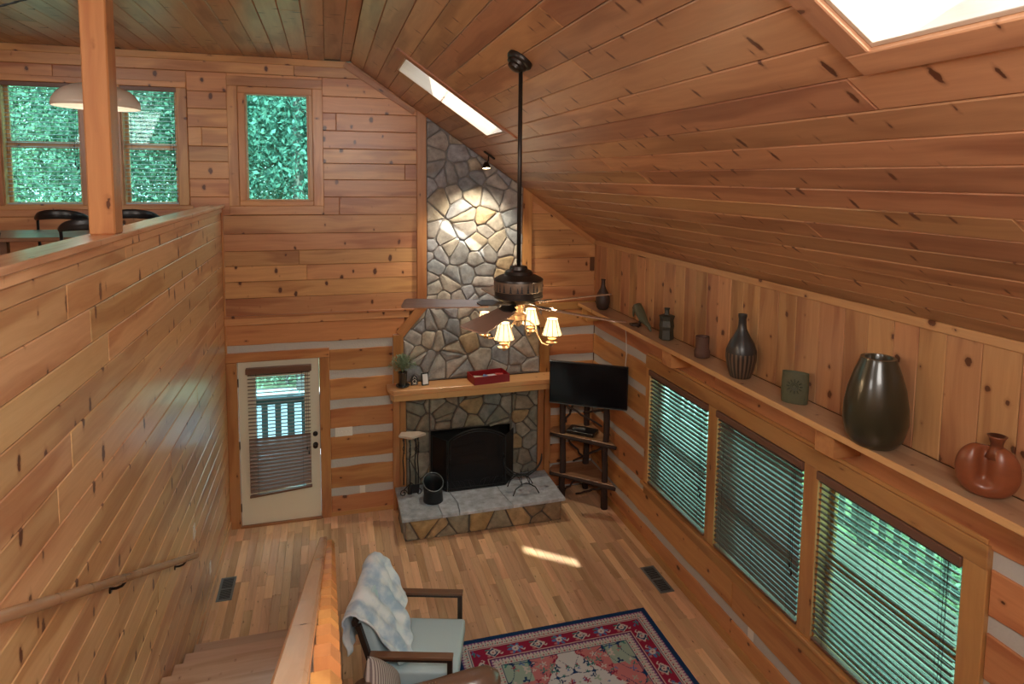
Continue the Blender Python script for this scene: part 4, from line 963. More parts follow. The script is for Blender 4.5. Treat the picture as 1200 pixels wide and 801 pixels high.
# ------------------------------------------------------------------ vases on the display shelf
SZ = 2.602
def vase(name, loc, prof, m, label, cat='vase', n=32, sx=1, sy=1, ins=True, rz=0):
    e = empty(name, loc, rz, label, cat)
    top = prof[-1]; pr = prof+[(top[0]*.80, top[1]), (top[0]*.72, top[1]-.03), (top[0]*.5, top[1]-.06)]
    b = obj('body', MB().lathe(pr, n, (0,0,0), sx, sy), m, e); sharp(b, 60); return e
DKBR = mat('dark_stoneware', (.045, .026, .020), .5, bump=.3, bscale=60, var=.1)
vase('bottle_vase', (4.56, -.57, SZ), [(.055, 0), (.075, .02), (.093, .09), (.09, .16), (.07, .21), (.04, .265), (.026, .31), (.024, .36), (.031, .385)], DKBR, 'small dark brown bottle vase at the far corner end of the shelf')
# carved bird
GRN = mat('green_glaze', (.11, .115, .07), .4, bump=.2, bscale=20, var=.15)
bd = empty('bird_figure', (4.55, -1.66, SZ), 0, 'green ceramic bird sculpture with a long drooping tail on the shelf', 'figurine')
body = [(.0, .17, .17), (.0, .15, .215), (.0, .10, .225), (.0, .04, .17), (.0, -.03, .115), (.0, -.10, .085), (.0, -.17, .06), (.0, -.22, .02)]
obj('body', MB().tube(body, [.012, .034, .05, .055, .048, .032, .022, .012], 14), GRN, bd, smooth=True)
obj('head', MB().tube([(0, .17, .20), (0, .20, .14), (0, .205, .09)], [.03, .018, .008], 10), GRN, bd, smooth=True)
obj('foot', MB().tube([(.0, .06, .14), (.02, .06, .05), (.02, .10, .006)], [.012, .008, .012], 8).tube([(.0, .03, .14), (-.02, .02, .05), (-.02, .05, .006)], [.012, .008, .012], 8).box(-.05, .05, .10, .20, 0, .02), DKBR, bd, smooth=True)
OLV = mat('olive_glaze', (.035, .035, .026), .5, bump=.3, bscale=40, var=.2)
sqv = empty('square_bottle', (4.575, -2.17, SZ), .5, 'narrow faceted dark green bottle vase on the shelf beside the clay cup', 'vase')
b = obj('body', MB().lathe([(.07, 0), (.078, .01), (.07, .10), (.078, .14), (.068, .20), (.083, .25), (.06, .258), (.030, .262), (.026, .27), (.024, .31), (.032, .33), (.02, .33), (.015, .30)], 6), OLV, sqv)
vase('clay_cup', (4.56, -2.87, SZ), [(.062, 0), (.07, .005), (.073, .06), (.066, .075), (.062, .09), (.062, .20)], mat('red_clay', (.11, .055, .040), .75, bump=.4, bscale=50), 'short reddish clay cup with a ridged foot on the shelf', 'cup')
m, n, l, p = newmat('fluted_glaze')
t = n.new('ShaderNodeTexCoord'); sx_ = n.new('ShaderNodeSeparateXYZ'); l.new(t.outputs['Object'], sx_.inputs[0])
gr_ = n.new('ShaderNodeMath'); gr_.operation = 'GREATER_THAN'; gr_.inputs[1].default_value = .215; l.new(sx_.outputs[2], gr_.inputs[0])
at = n.new('ShaderNodeMath'); at.operation = 'ARCTAN2'; l.new(sx_.outputs[1], at.inputs[0]); l.new(sx_.outputs[0], at.inputs[1])
mu = n.new('ShaderNodeMath'); mu.operation = 'MULTIPLY'; mu.inputs[1].default_value = 22; l.new(at.outputs[0], mu.inputs[0])
sn = n.new('ShaderNodeMath'); sn.operation = 'SINE'; l.new(mu.outputs[0], sn.inputs[0])
mp_ = n.new('ShaderNodeMapRange'); mp_.inputs[1].default_value = -.3; mp_.inputs[2].default_value = .6; l.new(sn.outputs[0], mp_.inputs[0])
m1 = n.new('ShaderNodeMixRGB'); m1.inputs[1].default_value = (.03, .022, .018, 1); m1.inputs[2].default_value = (.13, .085, .055, 1); l.new(mp_.outputs[0], m1.inputs[0])
m2 = n.new('ShaderNodeMixRGB'); m2.inputs[2].default_value = (.028, .026, .026, 1); l.new(gr_.outputs[0], m2.inputs[0]); l.new(m1.outputs[0], m2.inputs[1]); l.new(m2.outputs[0], p.inputs['Base Color']); p.inputs['Roughness'].default_value = .35
vase('fluted_bottle', (4.54, -3.49, SZ), [(.078, 0), (.085, .005), (.11, .08), (.127, .17), (.125, .23), (.10, .30), (.065, .36), (.04, .41), (.033, .45), (.031, .50), (.037, .525), (.036, .54)], m, 'tall dark bottle vase with a ribbed striped lower half', n=44)
SUNV = mat('olive_stoneware', (.085, .085, .045), .55, bump=.5, bscale=45, var=.2)
ov = empty('oval_vase', (4.545, -4.15, SZ), math.radians(-46), 'flat oval olive green vase with a raised sun emblem on the shelf', 'vase')
def ovf(r0, r1): return [(r0, 0), (r1, .01)]
ob = obj('body', MB().lathe([(.088, 0), (.093, .008), (.097, .12), (.093, .235), (.088, .235), (.085, .20), (.06, .15)], 36, (0,0,0), 1, .42), SUNV, ov); sharp(ob, 60)
sn_ = MB()
def rel(a0, r0, a1, r1, th=.003): 
    pa = [(r*math.cos(a), r*math.sin(a)) for a, r in ((a0, r0), (a1, r1))]
    return [(x, -.042*math.sqrt(max(.05, 1-(x/.1)**2)), .135+z) for x, z in pa]
DKO = mat('dark_olive_relief', (.04, .045, .025), .5)
for r in (.026, .014): sn_.tube([(r*math.cos(t*PI/8), -.0425, .135+r*math.sin(t*PI/8)) for t in range(17)], .003, 5)
for k in range(12): sn_.tube(rel(k*PI/6, .034, k*PI/6, .056), .004, 5)
for k in range(7): sn_.tube([(-.07+k*.023, -.036+abs(k-3)*.004, .03), (-.065+k*.023, -.036+abs(k-3)*.004, .055)], .003, 5)
obj('sun_emblem', sn_, DKO, ov, kind='stuff')
vase('large_vase', (4.505, -4.93, SZ), [(.10, 0), (.125, .01), (.165, .06), (.187, .16), (.183, .26), (.165, .37), (.135, .47), (.105, .55), (.102, .565)], mat('black_green_glaze', (.035, .032, .018), .28, coat=.35, var=.15, bscale=6), 'largest vase on the shelf, glossy dark green, egg shaped', n=44)
wv = empty('wooden_vase', (4.535, -5.64, SZ), math.radians(-50), 'polished reddish wooden flask vase with a carved hollow, nearest on shelf', 'vase')
CHER = wood('polished_cherry', (.24, .075, .026), (.06, .018, .010), knots=0, rough=.36, coat=.2, grain=5, streak=1.0)
def flask(i, j):
    a = 2*PI*j; t = i
    ph_ = -PI/2+PI*t; r = math.cos(ph_)**.75 if math.cos(ph_) > 0 else 0; z = .145+.145*math.sin(ph_)
    x = .145*r*math.cos(a); y = .075*r*math.sin(a)
    # carved hollow on the front
    g_ = math.exp(-((x+.015)/.036)**2)*math.exp(-max(0, .11-z)**2/.0008)
    if y < 0: y += .062*g_*min(1, r*1.3)
    z -= .035*math.exp(-((x+.015)/.04)**2)*max(0, t-.6)
    return (x, y, z)
obj('body', MB().grid(flask, 26, 72), CHER, wv, smooth=True)
obj('neck', MB().lathe([(.05, .22), (.033, .26), (.028, .295), (.038, .33), (.046, .34), (.038, .342), (.02, .32)], 24, (.03, 0, 0)), CHER, wv, smooth=True)
# ------------------------------------------------------------------ armchair with blanket
LEA = mat('pale_leather', (.56, .72, .76), .42, bump=.12, bscale=90, var=.04, coat=.1)
DKW = wood('walnut_frame', (.22, .11, .055), (.12, .055, .028), knots=0, rough=.3, coat=.4)
DKE = mat('dark_walnut_edge', (.035, .02, .014), .4)
ac = empty('lounge_chair', (1.885, -3.09, 0), math.radians(-17), 'wood framed armchair with pale blue leather seat beside the rug', 'armchair')
def rbox(nm, x0, x1, y0, y1, z0, z1, m, parent, M_=None, r=.03, lv=2):
    """soft cushion"""
    mb = MB(); import bmesh
    bm = bmesh.new(); bmesh.ops.create_cube(bm, size=1)
    bmesh.ops.scale(bm, vec=(x1-x0, y1-y0, z1-z0), verts=bm.verts); bmesh.ops.translate(bm, vec=((x0+x1)/2, (y0+y1)/2, (z0+z1)/2), verts=bm.verts)
    bmesh.ops.bevel(bm, geom=bm.edges[:], offset=r, segments=4, profile=.6, affect='EDGES')
    if M_ is not None: bm.transform(M_)
    me = bpy.data.meshes.new(nm); bm.to_mesh(me); bm.free(); me.materials.append(m); me.shade_smooth()
    o = bpy.data.objects.new(nm, me); C.objects.link(o); o.parent = parent; return o
rbox('seat_cushion', -.28, .33, -.315, .315, .30, .43, LEA, ac)
TB = Matrix.Translation((-.27, 0, .40)) @ Matrix.Rotation(math.radians(-20), 4, 'Y')
rbox('back_cushion', -.06, .06, -.315, .315, .0, .52, LEA, ac, TB)
for s in (-1, 1):
    y = s*.385
    obj('armrest', MB().cbox(-.34, .30, -.032, .032, -.012, .012, .003), DKW, ac, mw=None).location = (0, y, .615)
    obj('arm_edge', MB().box(-.335, .295, y-.029, y+.029, .585, .604), DKE, ac)
    obj('leg', MB().cbox(.255, .295, y-.022, y+.022, 0, .60, .003), DKE, ac)
    obj('leg', MB().cbox(-.02, .02, -.022, .022, 0, .88, .003).move(Matrix.Translation((-.17, y*.94, 0)) @ Matrix.Rotation(math.radians(-17.5), 4, 'Y')), DKE, ac)
    obj('side_rail', MB().box(-.26, .27, y*.94-.014, y*.94+.014, .24, .30), DKE, ac)
obj('front_rail', MB().box(.255, .285, -.37, .37, .24, .30), DKE, ac)
obj('back_rail', MB().cbox(-.022, .022, -.40, .40, -.02, .02, .005).move(Matrix.Translation((-.455, 0, .87)) @ Matrix.Rotation(math.radians(-20), 4, 'Y')), DKE, ac)
# blanket draped over the chair back
m, n, l, p = newmat('dyed_throw'); t = n.new('ShaderNodeTexCoord'); nz = n.new('ShaderNodeTexNoise'); nz.inputs['Scale'].default_value = 7; nz.inputs['Detail'].default_value = 5
l.new(t.outputs['Object'], nz.inputs['Vector']); cr_ = n.new('ShaderNodeValToRGB'); l.new(nz.outputs['Fac'], cr_.inputs[0])
cr_.color_ramp.elements[0].position = .35; cr_.color_ramp.elements[0].color = (.42, .56, .70, 1); cr_.color_ramp.elements[1].position = .58; cr_.color_ramp.elements[1].color = (.86, .90, .92, 1)
l.new(cr_.outputs[0], p.inputs['Base Color']); p.inputs['Roughness'].default_value = .95; p.inputs['Sheen Weight'].default_value = .4; p.inputs['Specular IOR Level'].default_value = .1
def throw(i, j):
    # i: over the back (0 = behind, 1 = hanging in front); j: along the back's width
    wv_ = .012*math.sin(j*17+i*4)+.012*math.sin(j*31-i*7)+.008*math.sin(i*23+j*9)
    s = (i-.46)*1.0
    y = -.40+.80*j
    if s < -.06: x = -.545+(s+.06)*-.10; z = .86+(s+.06)*.85*(.75+.25*j)
    elif s < .06: a = (s+.06)/.12*PI; x = -.475-.07*math.cos(a); z = .86+.075*math.sin(a)
    else:
        q = (s-.06); f = q/.48; ln = .38*(.50+.85*(1-abs(j-.28)*1.05)) ; x = -.385+f*ln*.66; z = .875-f*ln*.93+.012
        y = y+(.14*f)*(.5-j)
    x += wv_*(.35 if abs(s) < .08 else 1); z += wv_*.4
    z += .05*math.exp(-((j-.85)/.16)**2)*max(0, 1-abs(s)*3)
    return (x, y, z)
bk = obj('throw_blanket', MB().grid(throw, 44, 60), m, None, smooth=True, mw=Matrix.Translation((1.885, -3.09, .0)) @ Matrix.Rotation(math.radians(-17), 4, 'Z'))
mm = bk.modifiers.new('s', 'SOLIDIFY'); mm.thickness = .012; mm.offset = 1
tag(bk, 'pale blue tie dyed throw draped over the armchair back', 'blanket')

# ------------------------------------------------------------------ leather sofa and pillow
SOFL = mat('brown_leather', (.20, .115, .075), .30, bump=.2, bscale=60, var=.15, coat=.3)
NAIL = mat('nailhead', (.45, .33, .22), .3, .8)
so = empty('leather_sofa', (1.80, -4.75, 0), math.radians(-4), 'brown leather sofa with rolled nailhead arms at the bottom edge', 'sofa')
rbox('base', -.40, .42, -.85, .85, .10, .30, SOFL, so, r=.03)
for k in range(2): rbox('seat_cushion', -.22, .44, -.74+.74*k+.005, .74*(k)-.005, .29, .44, SOFL, so, r=.045)
rbox('backrest', -.56, -.30, -.86, .86, .12, .72, SOFL, so, r=.07)
obj('back_roll', MB().tube([(-.47, -.88, .74), (-.47, -.86, .74), (-.47, .86, .74), (-.47, .885, .74)], [.05, .10, .10, .05], 20), SOFL, so, smooth=True)
for s in (-1, 1):
    y = s*.86
    rbox('arm', -.40, .42, y-.07, y+.07, .12, .60, SOFL, so, r=.03)
    ar_ = obj('arm_roll', MB().tube([(-.36, y, .60), (-.30, y, .605), (0, y, .63), (.25, y, .665), (.38, y, .675), (.44, y, .66), (.465, y, .65)], [.05, .09, .095, .10, .10, .075, .03], 22), SOFL, so, smooth=True)
    nh = MB()
    for i in range(34):
        t_ = -.30+i*.022; nh.lathe([(.007, 0), (.0055, .003), (.001, .005)], 8, (t_, y+s*.0, .695+.07*(i/34)))
    nh.move(Matrix.Identity(4)); o = obj('nailhead', nh, NAIL, so, kind='stuff')
for x in (-.42, .36):
    for y in (-.78, .78): obj('leg', MB().lathe([(.02, 0), (.03, .03), (.02, .06), (.035, .11)], 12, (x, y, 0)), DKE, so)
m, n, l, p = newmat('striped_linen'); t = n.new('ShaderNodeTexCoord'); wvx = n.new('ShaderNodeTexWave'); wvx.inputs['Scale'].default_value = 14; wvx.bands_direction = 'X'
l.new(t.outputs['Object'], wvx.inputs['Vector']); cr_ = n.new('ShaderNodeValToRGB'); l.new(wvx.outputs['Fac'], cr_.inputs[0])
cr_.color_ramp.elements[0].color = (.22, .17, .17, 1); cr_.color_ramp.elements[1].color = (.55, .48, .44, 1); cr_.color_ramp.elements[0].position = .35; cr_.color_ramp.elements[1].position = .6
l.new(cr_.outputs[0], p.inputs['Base Color']); p.inputs['Roughness'].default_value = .95
def pil(i, j):
    u, v = i*2-1, j*2; sgn = 1
    a = PI*2*j; 
    return None
pm = MB(); N_ = 16
for sg in (1, -1):
    pm.grid(lambda i, j: ((i-.5)*.44*(1-.10*abs((j-.5)*2)**2*(1-abs((i-.5)*2))), (j-.5)*.44*(1-.10*abs((i-.5)*2)**2), sg*.085*(max(0, 1-((i-.5)*2)**2)*max(0, 1-((j-.5)*2)**2))**.45), N_, N_)
pw = obj('throw_pillow', pm, m, None, smooth=True, mw=Matrix.Translation((1.50, -3.84, .655)) @ Matrix.Rotation(math.radians(-25), 4, 'Z') @ Matrix.Rotation(math.radians(68), 4, 'Y') @ Matrix.Rotation(math.radians(38), 4, 'Z'))
tag(pw, 'striped grey brown throw pillow propped against the sofa back', 'pillow')

# ------------------------------------------------------------------ rug (woven pattern as colour attribute)
rx0, rx1, ry0, ry1 = 2.22, 4.16, -5.45, -2.62
nx, ny = 260, 378
xs = np.linspace(rx0, rx1, nx+1); ys = np.linspace(ry0, ry1, ny+1)
X, Y = np.meshgrid(xs, ys, indexing='ij'); hw, hh = (rx1-rx0)/2, (ry1-ry0)/2
cx_, cy_ = (rx0+rx1)/2, (ry0+ry1)/2
ax_ = hw-np.abs(X-cx_); ay_ = hh-np.abs(Y-cy_); D = np.minimum(ax_, ay_)
Ssd = np.where(ax_ < ay_, Y-cy_, X-cx_)      # coordinate along the border
col = np.zeros(X.shape+(3,)); 
def setc(mask, c): col[mask] = c
NAVY = (.012, .045, .13); CREAM = (.62, .56, .52); CRIM = (.30, .022, .06); PINK = (.55, .20, .20); TEAL = (.05, .22, .20); SAGE = (.33, .44, .36); PURP = (.28, .10, .24); BLUE = (.10, .19, .42)
setc(D >= 0, CREAM); setc(D < .045, NAVY)
def zig(m0, m1, per, c, c2):
    mid = (D-m0)/(m1-m0); tri = np.abs(((Ssd/per) % 1)*2-1); inb = (D >= m0) & (D < m1)
    setc(inb & (mid < tri*.8), c); setc(inb & (np.abs(mid-tri*.8-.12) < .07), CREAM)
    setc(inb & (((Ssd/per) % 1 < .2) & (mid > .72)), c2)
zig(.048, .085, .032, PURP, TEAL); inb = (D >= .085) & (D < .12); setc(inb & ((((Ssd/.045) % 1)-.5)**2*.045**2+(D-.102)**2 < .009**2), CRIM); setc(inb & (((((Ssd+.022)/.045) % 1)-.5)**2*.045**2+(D-.102)**2 < .006**2), TEAL)
setc((D >= .120) & (D < .127), NAVY); red = (D >= .127) & (D < .285); setc(red, CRIM)
setc(red & ((np.abs(D-.136) < .003) | (np.abs(D-.277) < .003)), CREAM)
def motif(off, per, fn, c):
    a = ((Ssd+off)/per % 1-.5)*per; b = D-.206
    setc(red & fn(a, b), c)
motif(0, .42, lambda a, b: np.abs(a)/.075+np.abs(b)/.062 < 1.0, CREAM); motif(0, .42, lambda a, b: np.abs(a)/.055+np.abs(b)/.052 < 1.0, NAVY); motif(0, .42, lambda a, b: np.abs(a)/.028+np.abs(b)/.028 < 1, SAGE); motif(0, .42, lambda a, b: np.abs(a)/.012+np.abs(b)/.012 < 1, CREAM)
motif(.21, .42, lambda a, b: (np.hypot(a, b*1.1) < .055+.02*np.cos(6*np.arctan2(b, a))), BLUE); motif(.21, .42, lambda a, b: np.hypot(a, b) < .030, CREAM); motif(.21, .42, lambda a, b: np.hypot(a, b) < .014, NAVY)
motif(.105, .21, lambda a, b: (np.hypot(a, b) < .014+.018*np.abs(np.cos(4*np.arctan2(b, a)))), CREAM); motif(.105, .21, lambda a, b: np.hypot(a, b) < .009, CRIM)
motif(.06, .21, lambda a, b: (np.abs(b-.03*np.sin(a*60)) < .007) & (np.abs(a) < .045), CREAM); motif(.15, .21, lambda a, b: (np.abs(b+.04) < .008) & (np.abs(a) < .022), TEAL); motif(.15, .21, lambda a, b: (np.hypot(a, (b-.04)*1.5) < .016), PINK)
setc((D >= .285) & (D < .292), NAVY); zig(.294, .33, .032, PURP, TEAL)
inb = (D >= .33) & (D < .372); setc(inb & ((((Ssd/.05) % 1)-.5)**2*.05**2+(D-.352)**2 < .010**2), SAGE); setc(inb & (((((Ssd+.025)/.05) % 1)-.5)**2*.05**2+(D-.352)**2 < .008**2), CRIM)
setc((D >= .372) & (D < .379), NAVY)
fld = D >= .379; fx, fy = np.abs(X-cx_), np.abs(Y-cy_)
ang_ = np.arctan2(fy, fx); rr_ = np.hypot(fx/.62, fy/1.02)
setc(fld, (.60, .62, .62)); saw = .03*np.sign(np.sin(40*(fx+fy*.7)))+.02*np.sign(np.sin(67*(fy-fx*.4)))
cor = fld & ((fx/.60+fy/1.05+saw) > 1.15); setc(cor, PINK)
cor2 = fld & (fx > .33) & (fy > .80) ; setc(cor2 & ((fx-.33)+(fy-.80) > .04) & (fx-.33 > .03), SAGE)
setc(fld & (np.abs(fx/.60+fy/1.05+saw-1.15) < .022), CRIM)
med = fld & (fx/.42+fy/.62+saw < 1); setc(med, (.48, .07, .11)); setc(fld & (np.abs(fx/.42+fy/.62+saw-1) < .03), NAVY)
rsd = np.random.RandomState(3)
for i in range(150):
    px_, py_ = rsd.uniform(0, .60), rsd.uniform(0, 1.05); c_ = [TEAL, NAVY, CRIM, CREAM, BLUE, PINK, SAGE][i % 7]; r_ = rsd.uniform(.012, .032); w1 = rsd.randint(3, 6); ph0 = rsd.uniform(0, 6)
    A = np.arctan2(fy-py_, fx-px_); setc(fld & (np.hypot(fx-px_, fy-py_) < r_*(.65+.5*np.cos(w1*A+ph0))), c_)
vine = fld & (np.abs(np.sin(fx*21+2*np.sin(fy*9))+np.cos(fy*17+2*np.cos(fx*11))) < .07); setc(vine, NAVY)
me = bpy.data.meshes.new('area_rug')
bump_ = .010+.0008*np.sin(X*900)*np.sin(Y*800)
vv = np.stack([X, Y, bump_], -1).reshape(-1, 3); ed = (D.reshape(-1) < .001); 
idx = np.arange((nx+1)*(ny+1)).reshape(nx+1, ny+1)
fq = np.stack([idx[:-1, :-1], idx[1:, :-1], idx[1:, 1:], idx[:-1, 1:]], -1).reshape(-1, 4)
border = list(idx[:, 0])+list(idx[-1, 1:])+list(idx[-2::-1, -1])+list(idx[0, -2:0:-1])
nv0 = len(vv); low_ = vv[border].copy(); low_[:, 2] = .001
vv = np.vstack([vv, low_]); nb_ = len(border)
sideq = [(border[(i+1) % nb_], border[i], nv0+i, nv0+(i+1) % nb_) for i in range(nb_)]
me.from_pydata(vv.tolist(), [], fq.tolist()+[tuple(int(a) for a in q) for q in sideq]+[tuple(range(nv0+nb_-1, nv0-1, -1))]); me.update()
ca_ = me.color_attributes.new('weave', 'FLOAT_COLOR', 'POINT')
cc = np.ones((len(vv), 4)); cc[:nv0, :3] = col.reshape(-1, 3); cc[nv0:, :3] = NAVY; ca_.data.foreach_set('color', cc.reshape(-1))
m, n, l, p = newmat('rug_wool'); at = n.new('ShaderNodeAttribute'); at.attribute_name = 'weave'; l.new(at.outputs['Color'], p.inputs['Base Color']); p.inputs['Roughness'].default_value = .95; p.inputs['Specular IOR Level'].default_value = .1
nz = n.new('ShaderNodeTexNoise'); nz.inputs['Scale'].default_value = 260; tt = n.new('ShaderNodeTexCoord'); l.new(tt.outputs['Object'], nz.inputs['Vector']); bb_ = n.new('ShaderNodeBump'); bb_.inputs['Strength'].default_value = .5; bb_.inputs['Distance'].default_value = .004; l.new(nz.outputs['Fac'], bb_.inputs['Height']); l.new(bb_.outputs[0], p.inputs['Normal'])
me.materials.append(m); rug = bpy.data.objects.new('area_rug', me); C.objects.link(rug); tag(rug, 'patterned oriental rug with navy edge and crimson border on the wood floor', 'rug')

# ------------------------------------------------------------------ loft dining corner
LF = 3.0
CHB = mat('black_chair', (.012, .012, .013), .35)
def mk_chair():
    e = empty('dining_chair', (0,0,0), 0)
    obj('seat', MB().lathe([(.19, .43), (.215, .44), (.215, .46), (.19, .465)], 20), CHB, e, smooth=True)
    for sx2 in (-1, 1):
        for sy2 in (-1, 1):
            obj('leg', MB().tube([(sx2*.20, sy2*.20, 0), (sx2*.15, sy2*.15, .44)], [.012, .018], 8), CHB, e, smooth=True)
    N2 = 14
    def bk_(i, j):  # curved top rail, local back at -y
        a = -1.15+2.3*i; w_ = 2*PI*j; hgt = .048*(1-.55*abs(2*i-1)**3)
        R2 = .245; dx, dz = .013*math.cos(w_), hgt*math.sin(w_)
        return ((R2+dx)*math.sin(a), -(R2+dx)*math.cos(a)+.03, .875-.045*abs(2*i-1)**2+dz)
    obj('backrest', MB().grid(bk_, N2*2, 10), CHB, e, smooth=True)
    for s in (-1, 1): obj('back_post', MB().tube([(s*.225, -.02, .84), (s*.21, -.06, .64), (s*.17, -.12, .44)], [.013, .013, .015], 8), CHB, e, smooth=True)
    return e
c0 = mk_chair()
spots = [(-1.28, -2.50, -.55, 'black bentwood dining chair at the left edge of the photo behind the half wall'), (-.64, -2.15, .15, 'black bentwood dining chair just left of and behind the pine post'), (-1.33, -.72, .0, 'black bentwood dining chair further back, under the left loft window'), (-.71, -.70, .05, 'black bentwood dining chair right of the post under the right loft window')]
for i, (x, y, a, lb) in enumerate(spots):
    c_ = c0 if i == 0 else copy_tree(c0)
    c_.location = (x, y, LF); c_.rotation_euler = (0, 0, a); tag(c_, lb, 'chair', 'loft dining chairs')
tb = empty('dining_table', (-1.15, -1.45, LF), 0, 'dark wooden dining table in the loft between the black chairs', 'table')
obj('table_top', MB().cbox(-.62, .62, -.45, .42, .70, .735, .006), DKW, tb)
for sx2 in (-.55, .55):
    for sy2 in (-.38, .36): obj('leg', MB().cbox(sx2-.03, sx2+.03, sy2-.03, sy2+.03, 0, .70, .004), DKW, tb)
pd = empty('pendant_lamp', (-.33, -3.0, 4.72), 0, 'wide cream dome pendant lamp hanging behind the pine post', 'lamp')
SHC = mat('cream_glass', (.66, .61, .52), .3)
PT = Matrix.Rotation(math.radians(1), 4, 'Y')
dome = MB(); n2 = 14
dome.lathe([(.265*math.sin(PI/2*(1-i/n2))+.03*(i/n2), .165*math.sin(PI/2*i/n2)) for i in range(n2+1)], 40, cap=False).move(PT)
ds = obj('shade', dome, SHC, pd, smooth=True); q_ = ds.modifiers.new('s', 'SOLIDIFY'); q_.thickness = .006
obj('socket_cap', MB().lathe([(.04, .155), (.038, .175), (.018, .19), (.016, .215), (.004, .22)], 16).move(PT), BLACK, pd, smooth=True)
obj('hanging_cord', MB().tube([(0, 0, .21), (.0, 0, 5.61-4.72)], .005, 6), BLACK, pd)
obj('ceiling_hook', MB().lathe([(.025, 5.622-4.72), (.02, 5.61-4.72), (.004, 5.59-4.72)], 12), BLACK, pd)
sw = []; 
A0, B0 = V((-.33, -3.0, 5.60)), V((-3.2, -3.0, 5.60))
chn = MB()
pts = [A0.lerp(B0, t/24)+V((0, 0, -.40*(1-(2*(t/24)-1)**2)-.35*0)) for t in range(25)]
fine = []
for i in range(len(pts)-1):
    for k in range(4): fine.append(pts[i].lerp(pts[i+1], k/4))
chn.tube(fine, [.009 if i % 2 else .006 for i in range(len(fine))], 6)
prt(obj('swag_chain', chn, BLACK), pd)

# ------------------------------------------------------------------ outside: deck, railings, ground, trees
DECK = wood('deck_board', (.17, .17, .14), (.11, .11, .09), knots=.3, rough=.7, coat=0)
DECKR = mat('deck_paint', (.14, .17, .155), .6)
ground = obj('ground', MB().grid(lambda i, j: (-30+70*i, -20+60*j, -.75), 4, 4), mat('forest_floor', (.20, .25, .13), .95, var=.3, bscale=1.2, bump=.4)); ground['kind'] = 'structure'
dr_ = obj('gravel_drive', MB().grid(lambda i, j: (-9+20*i, 3.0+4.5*j+.6*math.sin(i*6), -.74), 20, 4), mat('pale_gravel', (.62, .62, .60), .95, bump=.6, bscale=30)); dr_['kind'] = 'structure'
def deck(nm, x0, x1, y0, y1, along, m, label):
    e = empty(nm, ((x0+x1)/2, (y0+y1)/2, -.1), 0, label, 'deck')
    p_ = .14
    if along == 'y':
        x = x0
        while x < x1-.05:
            par(obj('deck_board', MB().cbox(y0, y1, -.066, .066, -.03, 0, .004), m, mw=Frame((x+.07, 0, -.02), (0,1,0), (-1,0,0)).mat(0,0,0)), e); x += p_
    else:
        y = y0
        while y < y1-.05:
            par(obj('deck_board', MB().cbox(x0, x1, -.066, .066, -.03, 0, .004), m, mw=Frame((0, y+.07, -.02), (1,0,0), (0,1,0)).mat(0,0,0)), e); y += p_
    return e
deck('side_deck', 4.92, 7.2, -8.6, 2.0, 'y', DECK, 'wooden deck outside the right hand windows')
deck('back_porch', -1.6, 4.9, .17, 2.0, 'x', DECK, 'wooden porch outside the white door')
def railing(nm, p, q, label, gap=.18, bw=.08):
    P, Q = V(p), V(q); d_ = (Q-P).normalized(); L_ = (Q-P).length; a_ = math.atan2(d_.y, d_.x)
    e = empty(nm, P, a_, label, 'railing')
    obj('top_rail', MB().cbox(0, L_, -.06, .06, .93, .97, .005), DECKR, e); obj('bottom_rail', MB().box(0, L_, -.02, .02, .12, .20), DECKR, e); obj('upper_rail', MB().box(0, L_, -.02, .02, .85, .93), DECKR, e)
    i = 0
    x = .08
    while x < L_-.05 and i < 120:
        obj('baluster', MB().box(x, x+bw, -.038, -.018, .1, .93), DECKR, e); x += gap; i += 1
    x = 0
    while x <= L_: obj('post', MB().box(x-.045, x+.045, -.045, .045, -.6, .98), DECKR, e); x += L_/max(1, round(L_/2.2))
    return e
railing('porch_railing', (-1.6, 2.0, -.02), (7.2, 2.0, -.02), 'grey green porch railing seen through the door glass', .19, .085)
railing('deck_railing', (7.2, 1.98, -.02), (7.2, -8.6, -.02), 'grey green deck railing seen through the right windows', .20, .09)
LEAF = [mat('leaf_%s' % k, c, .6, var=.5, bscale=1.5) for k, c in (('mid', (.15, .29, .20)), ('light', (.26, .42, .26)), ('dark', (.09, .21, .16)))]
for lm in LEAF:
    pass
TRK = mat('trunk_bark', (.22, .20, .18), .9, bump=.5)
def leaf_mesh(nl, w_, h_, z0, sz, seed):
    r = np.random.RandomState(seed); 
    c = r.normal(0, 1, (nl, 3)); c /= np.linalg.norm(c, axis=1)[:, None]; rad = r.uniform(.25, 1, nl)**.6
    cl_ = r.randint(0, 40, nl); off = r.normal(0, 1, (40, 3))*.35
    P_ = (c*rad[:, None]*.75+off[cl_]*.6)*np.array([w_, w_, h_/2])+np.array([0, 0, z0+h_/2])
    a = r.normal(0, 1, (nl, 3)); a /= np.linalg.norm(a, axis=1)[:, None]; b = np.cross(a, r.normal(0, 1, (nl, 3))); b /= np.linalg.norm(b, axis=1)[:, None]
    s = sz*r.uniform(.6, 1.4, (nl, 1))
    vs = np.stack([P_-a*s, P_+b*s*.45, P_+a*s, P_-b*s*.45], 1).reshape(-1, 3)
    me = bpy.data.meshes.new('crown'); me.from_pydata(vs.tolist(), [], [(4*i, 4*i+1, 4*i+2, 4*i+3) for i in range(nl)]); return me
crowns = [leaf_mesh(15000, 2.3, 7.0, 2.5, .06, 1), leaf_mesh(15000, 2.0, 8.5, 1.8, .055, 2), leaf_mesh(6000, 1.7, 2.8, .0, .05, 3)]
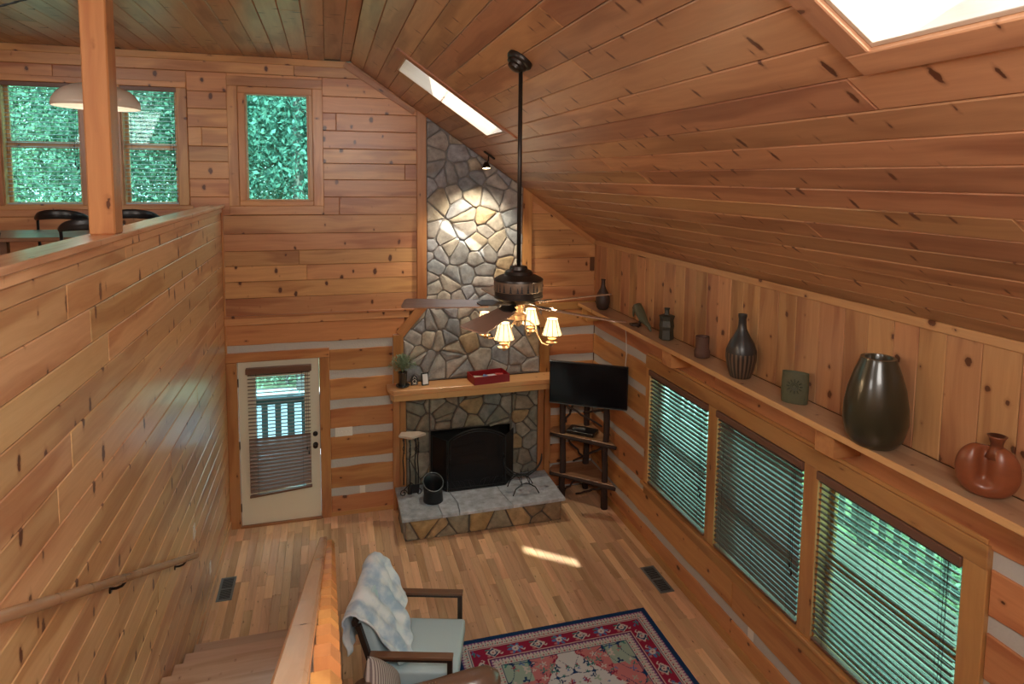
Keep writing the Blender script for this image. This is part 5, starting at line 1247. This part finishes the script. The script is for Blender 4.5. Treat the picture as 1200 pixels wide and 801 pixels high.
TT = [(-5.5, 9, 0, 'light'), (-3.6, 7.5, 1, 'mid'), (-2.2, 10.5, 0, 'light'), (-1.0, 8.6, 1, 'mid'), (.6, 7.6, 0, 'dark'), (2.2, 9.6, 1, 'mid'), (-4.6, 12, 1, 'dark'), (-.2, 12, 0, 'dark'), (1.4, 12.5, 1, 'light'), (-2.8, 13.5, 1, 'mid'), (4.5, 8.5, 0, 'mid'), (7.5, 8, 1, 'light'), (11, 4, 0, 'mid'), (10.5, 0, 1, 'light'), (11, -4, 0, 'mid'), (10.6, -7.5, 1, 'dark'), (12.5, -2, 1, 'light'), (9.3, 6.5, 1, 'dark')]
TLAB = ['pale green bushy tree filling the left side of the left loft window', 'mid green tree at the centre of the left loft window', 'pale green tree behind the pine post, nearest the loft windows', 'mid green tree in the right loft window', 'dark green tree low in the fixed upper window', 'mid green tree at the right edge of the fixed upper window', 'dark tree far behind in the left loft window', 'dark tree far behind between the loft and fixed windows', 'pale green tree standing furthest back in the fixed upper window', 'mid green tree furthest back behind the pine post', 'mid green tree behind the porch beyond the chimney', 'pale green tree past the corner of porch and deck', 'mid green tree past the deck opposite the television corner', 'pale green tree past the deck opposite the first blind', 'mid green tree past the deck opposite the middle blind', 'dark green tree past the deck nearest the camera', 'pale green tree standing furthest away past the deck', 'dark green tree past the deck corner']
where = 'left loft window,left loft window,loft windows,right loft window,fixed upper window,fixed upper window,left loft window,fixed upper window,fixed upper window,right loft window,porch,porch corner,deck,deck,deck,deck,deck,deck corner'.split(',')
for i, (x, y, k, lc) in enumerate(TT):
    e = empty('broadleaf_tree', (x, y, -.75), R_.uniform(0, 6), TLAB[i], 'tree', 'trees beyond the %s' % where[i])
    o = bpy.data.objects.new('crown', crowns[k].copy()); C.objects.link(o); o.parent = e; o.data.materials.clear(); o.data.materials.append(LEAF[('mid', 'light', 'dark').index(lc)]); o['kind'] = 'stuff'
    s_ = R_.uniform(.85, 1.15); e.scale = (s_, s_, s_*1.05)
    obj('trunk', MB().tube([(0, 0, 0), (.05, .02, 2), (-.03, .05, 5), (.05, 0, 8.5)], [.17, .14, .10, .03], 9), TRK, e, smooth=True)
for i, (x, y, lb) in enumerate(((-1.7, 4.6, 'light green shrub below the left loft window'), (.2, 8.0, 'light green shrub below the fixed upper window'), (9.0, -3.2, 'light green shrub past the deck railing opposite the middle window'), (9.1, -6.2, 'light green shrub past the deck railing nearest the camera'), (9.0, 1.4, 'light green shrub past the deck railing near the porch corner'))):
    if i == 0: continue
    e = empty('shrub', (x, y, -.75), i, lb, 'shrub', 'shrubs past the railing' if i > 1 else None)
    o = bpy.data.objects.new('foliage', crowns[2].copy()); C.objects.link(o); o.parent = e; o.data.materials.clear(); o.data.materials.append(LEAF[1]); o['kind'] = 'stuff'
    obj('stem', MB().tube([(0,0,0), (.03, .02, 1.4)], [.04, .015], 6), TRK, e)
bpy.context.view_layer.update()
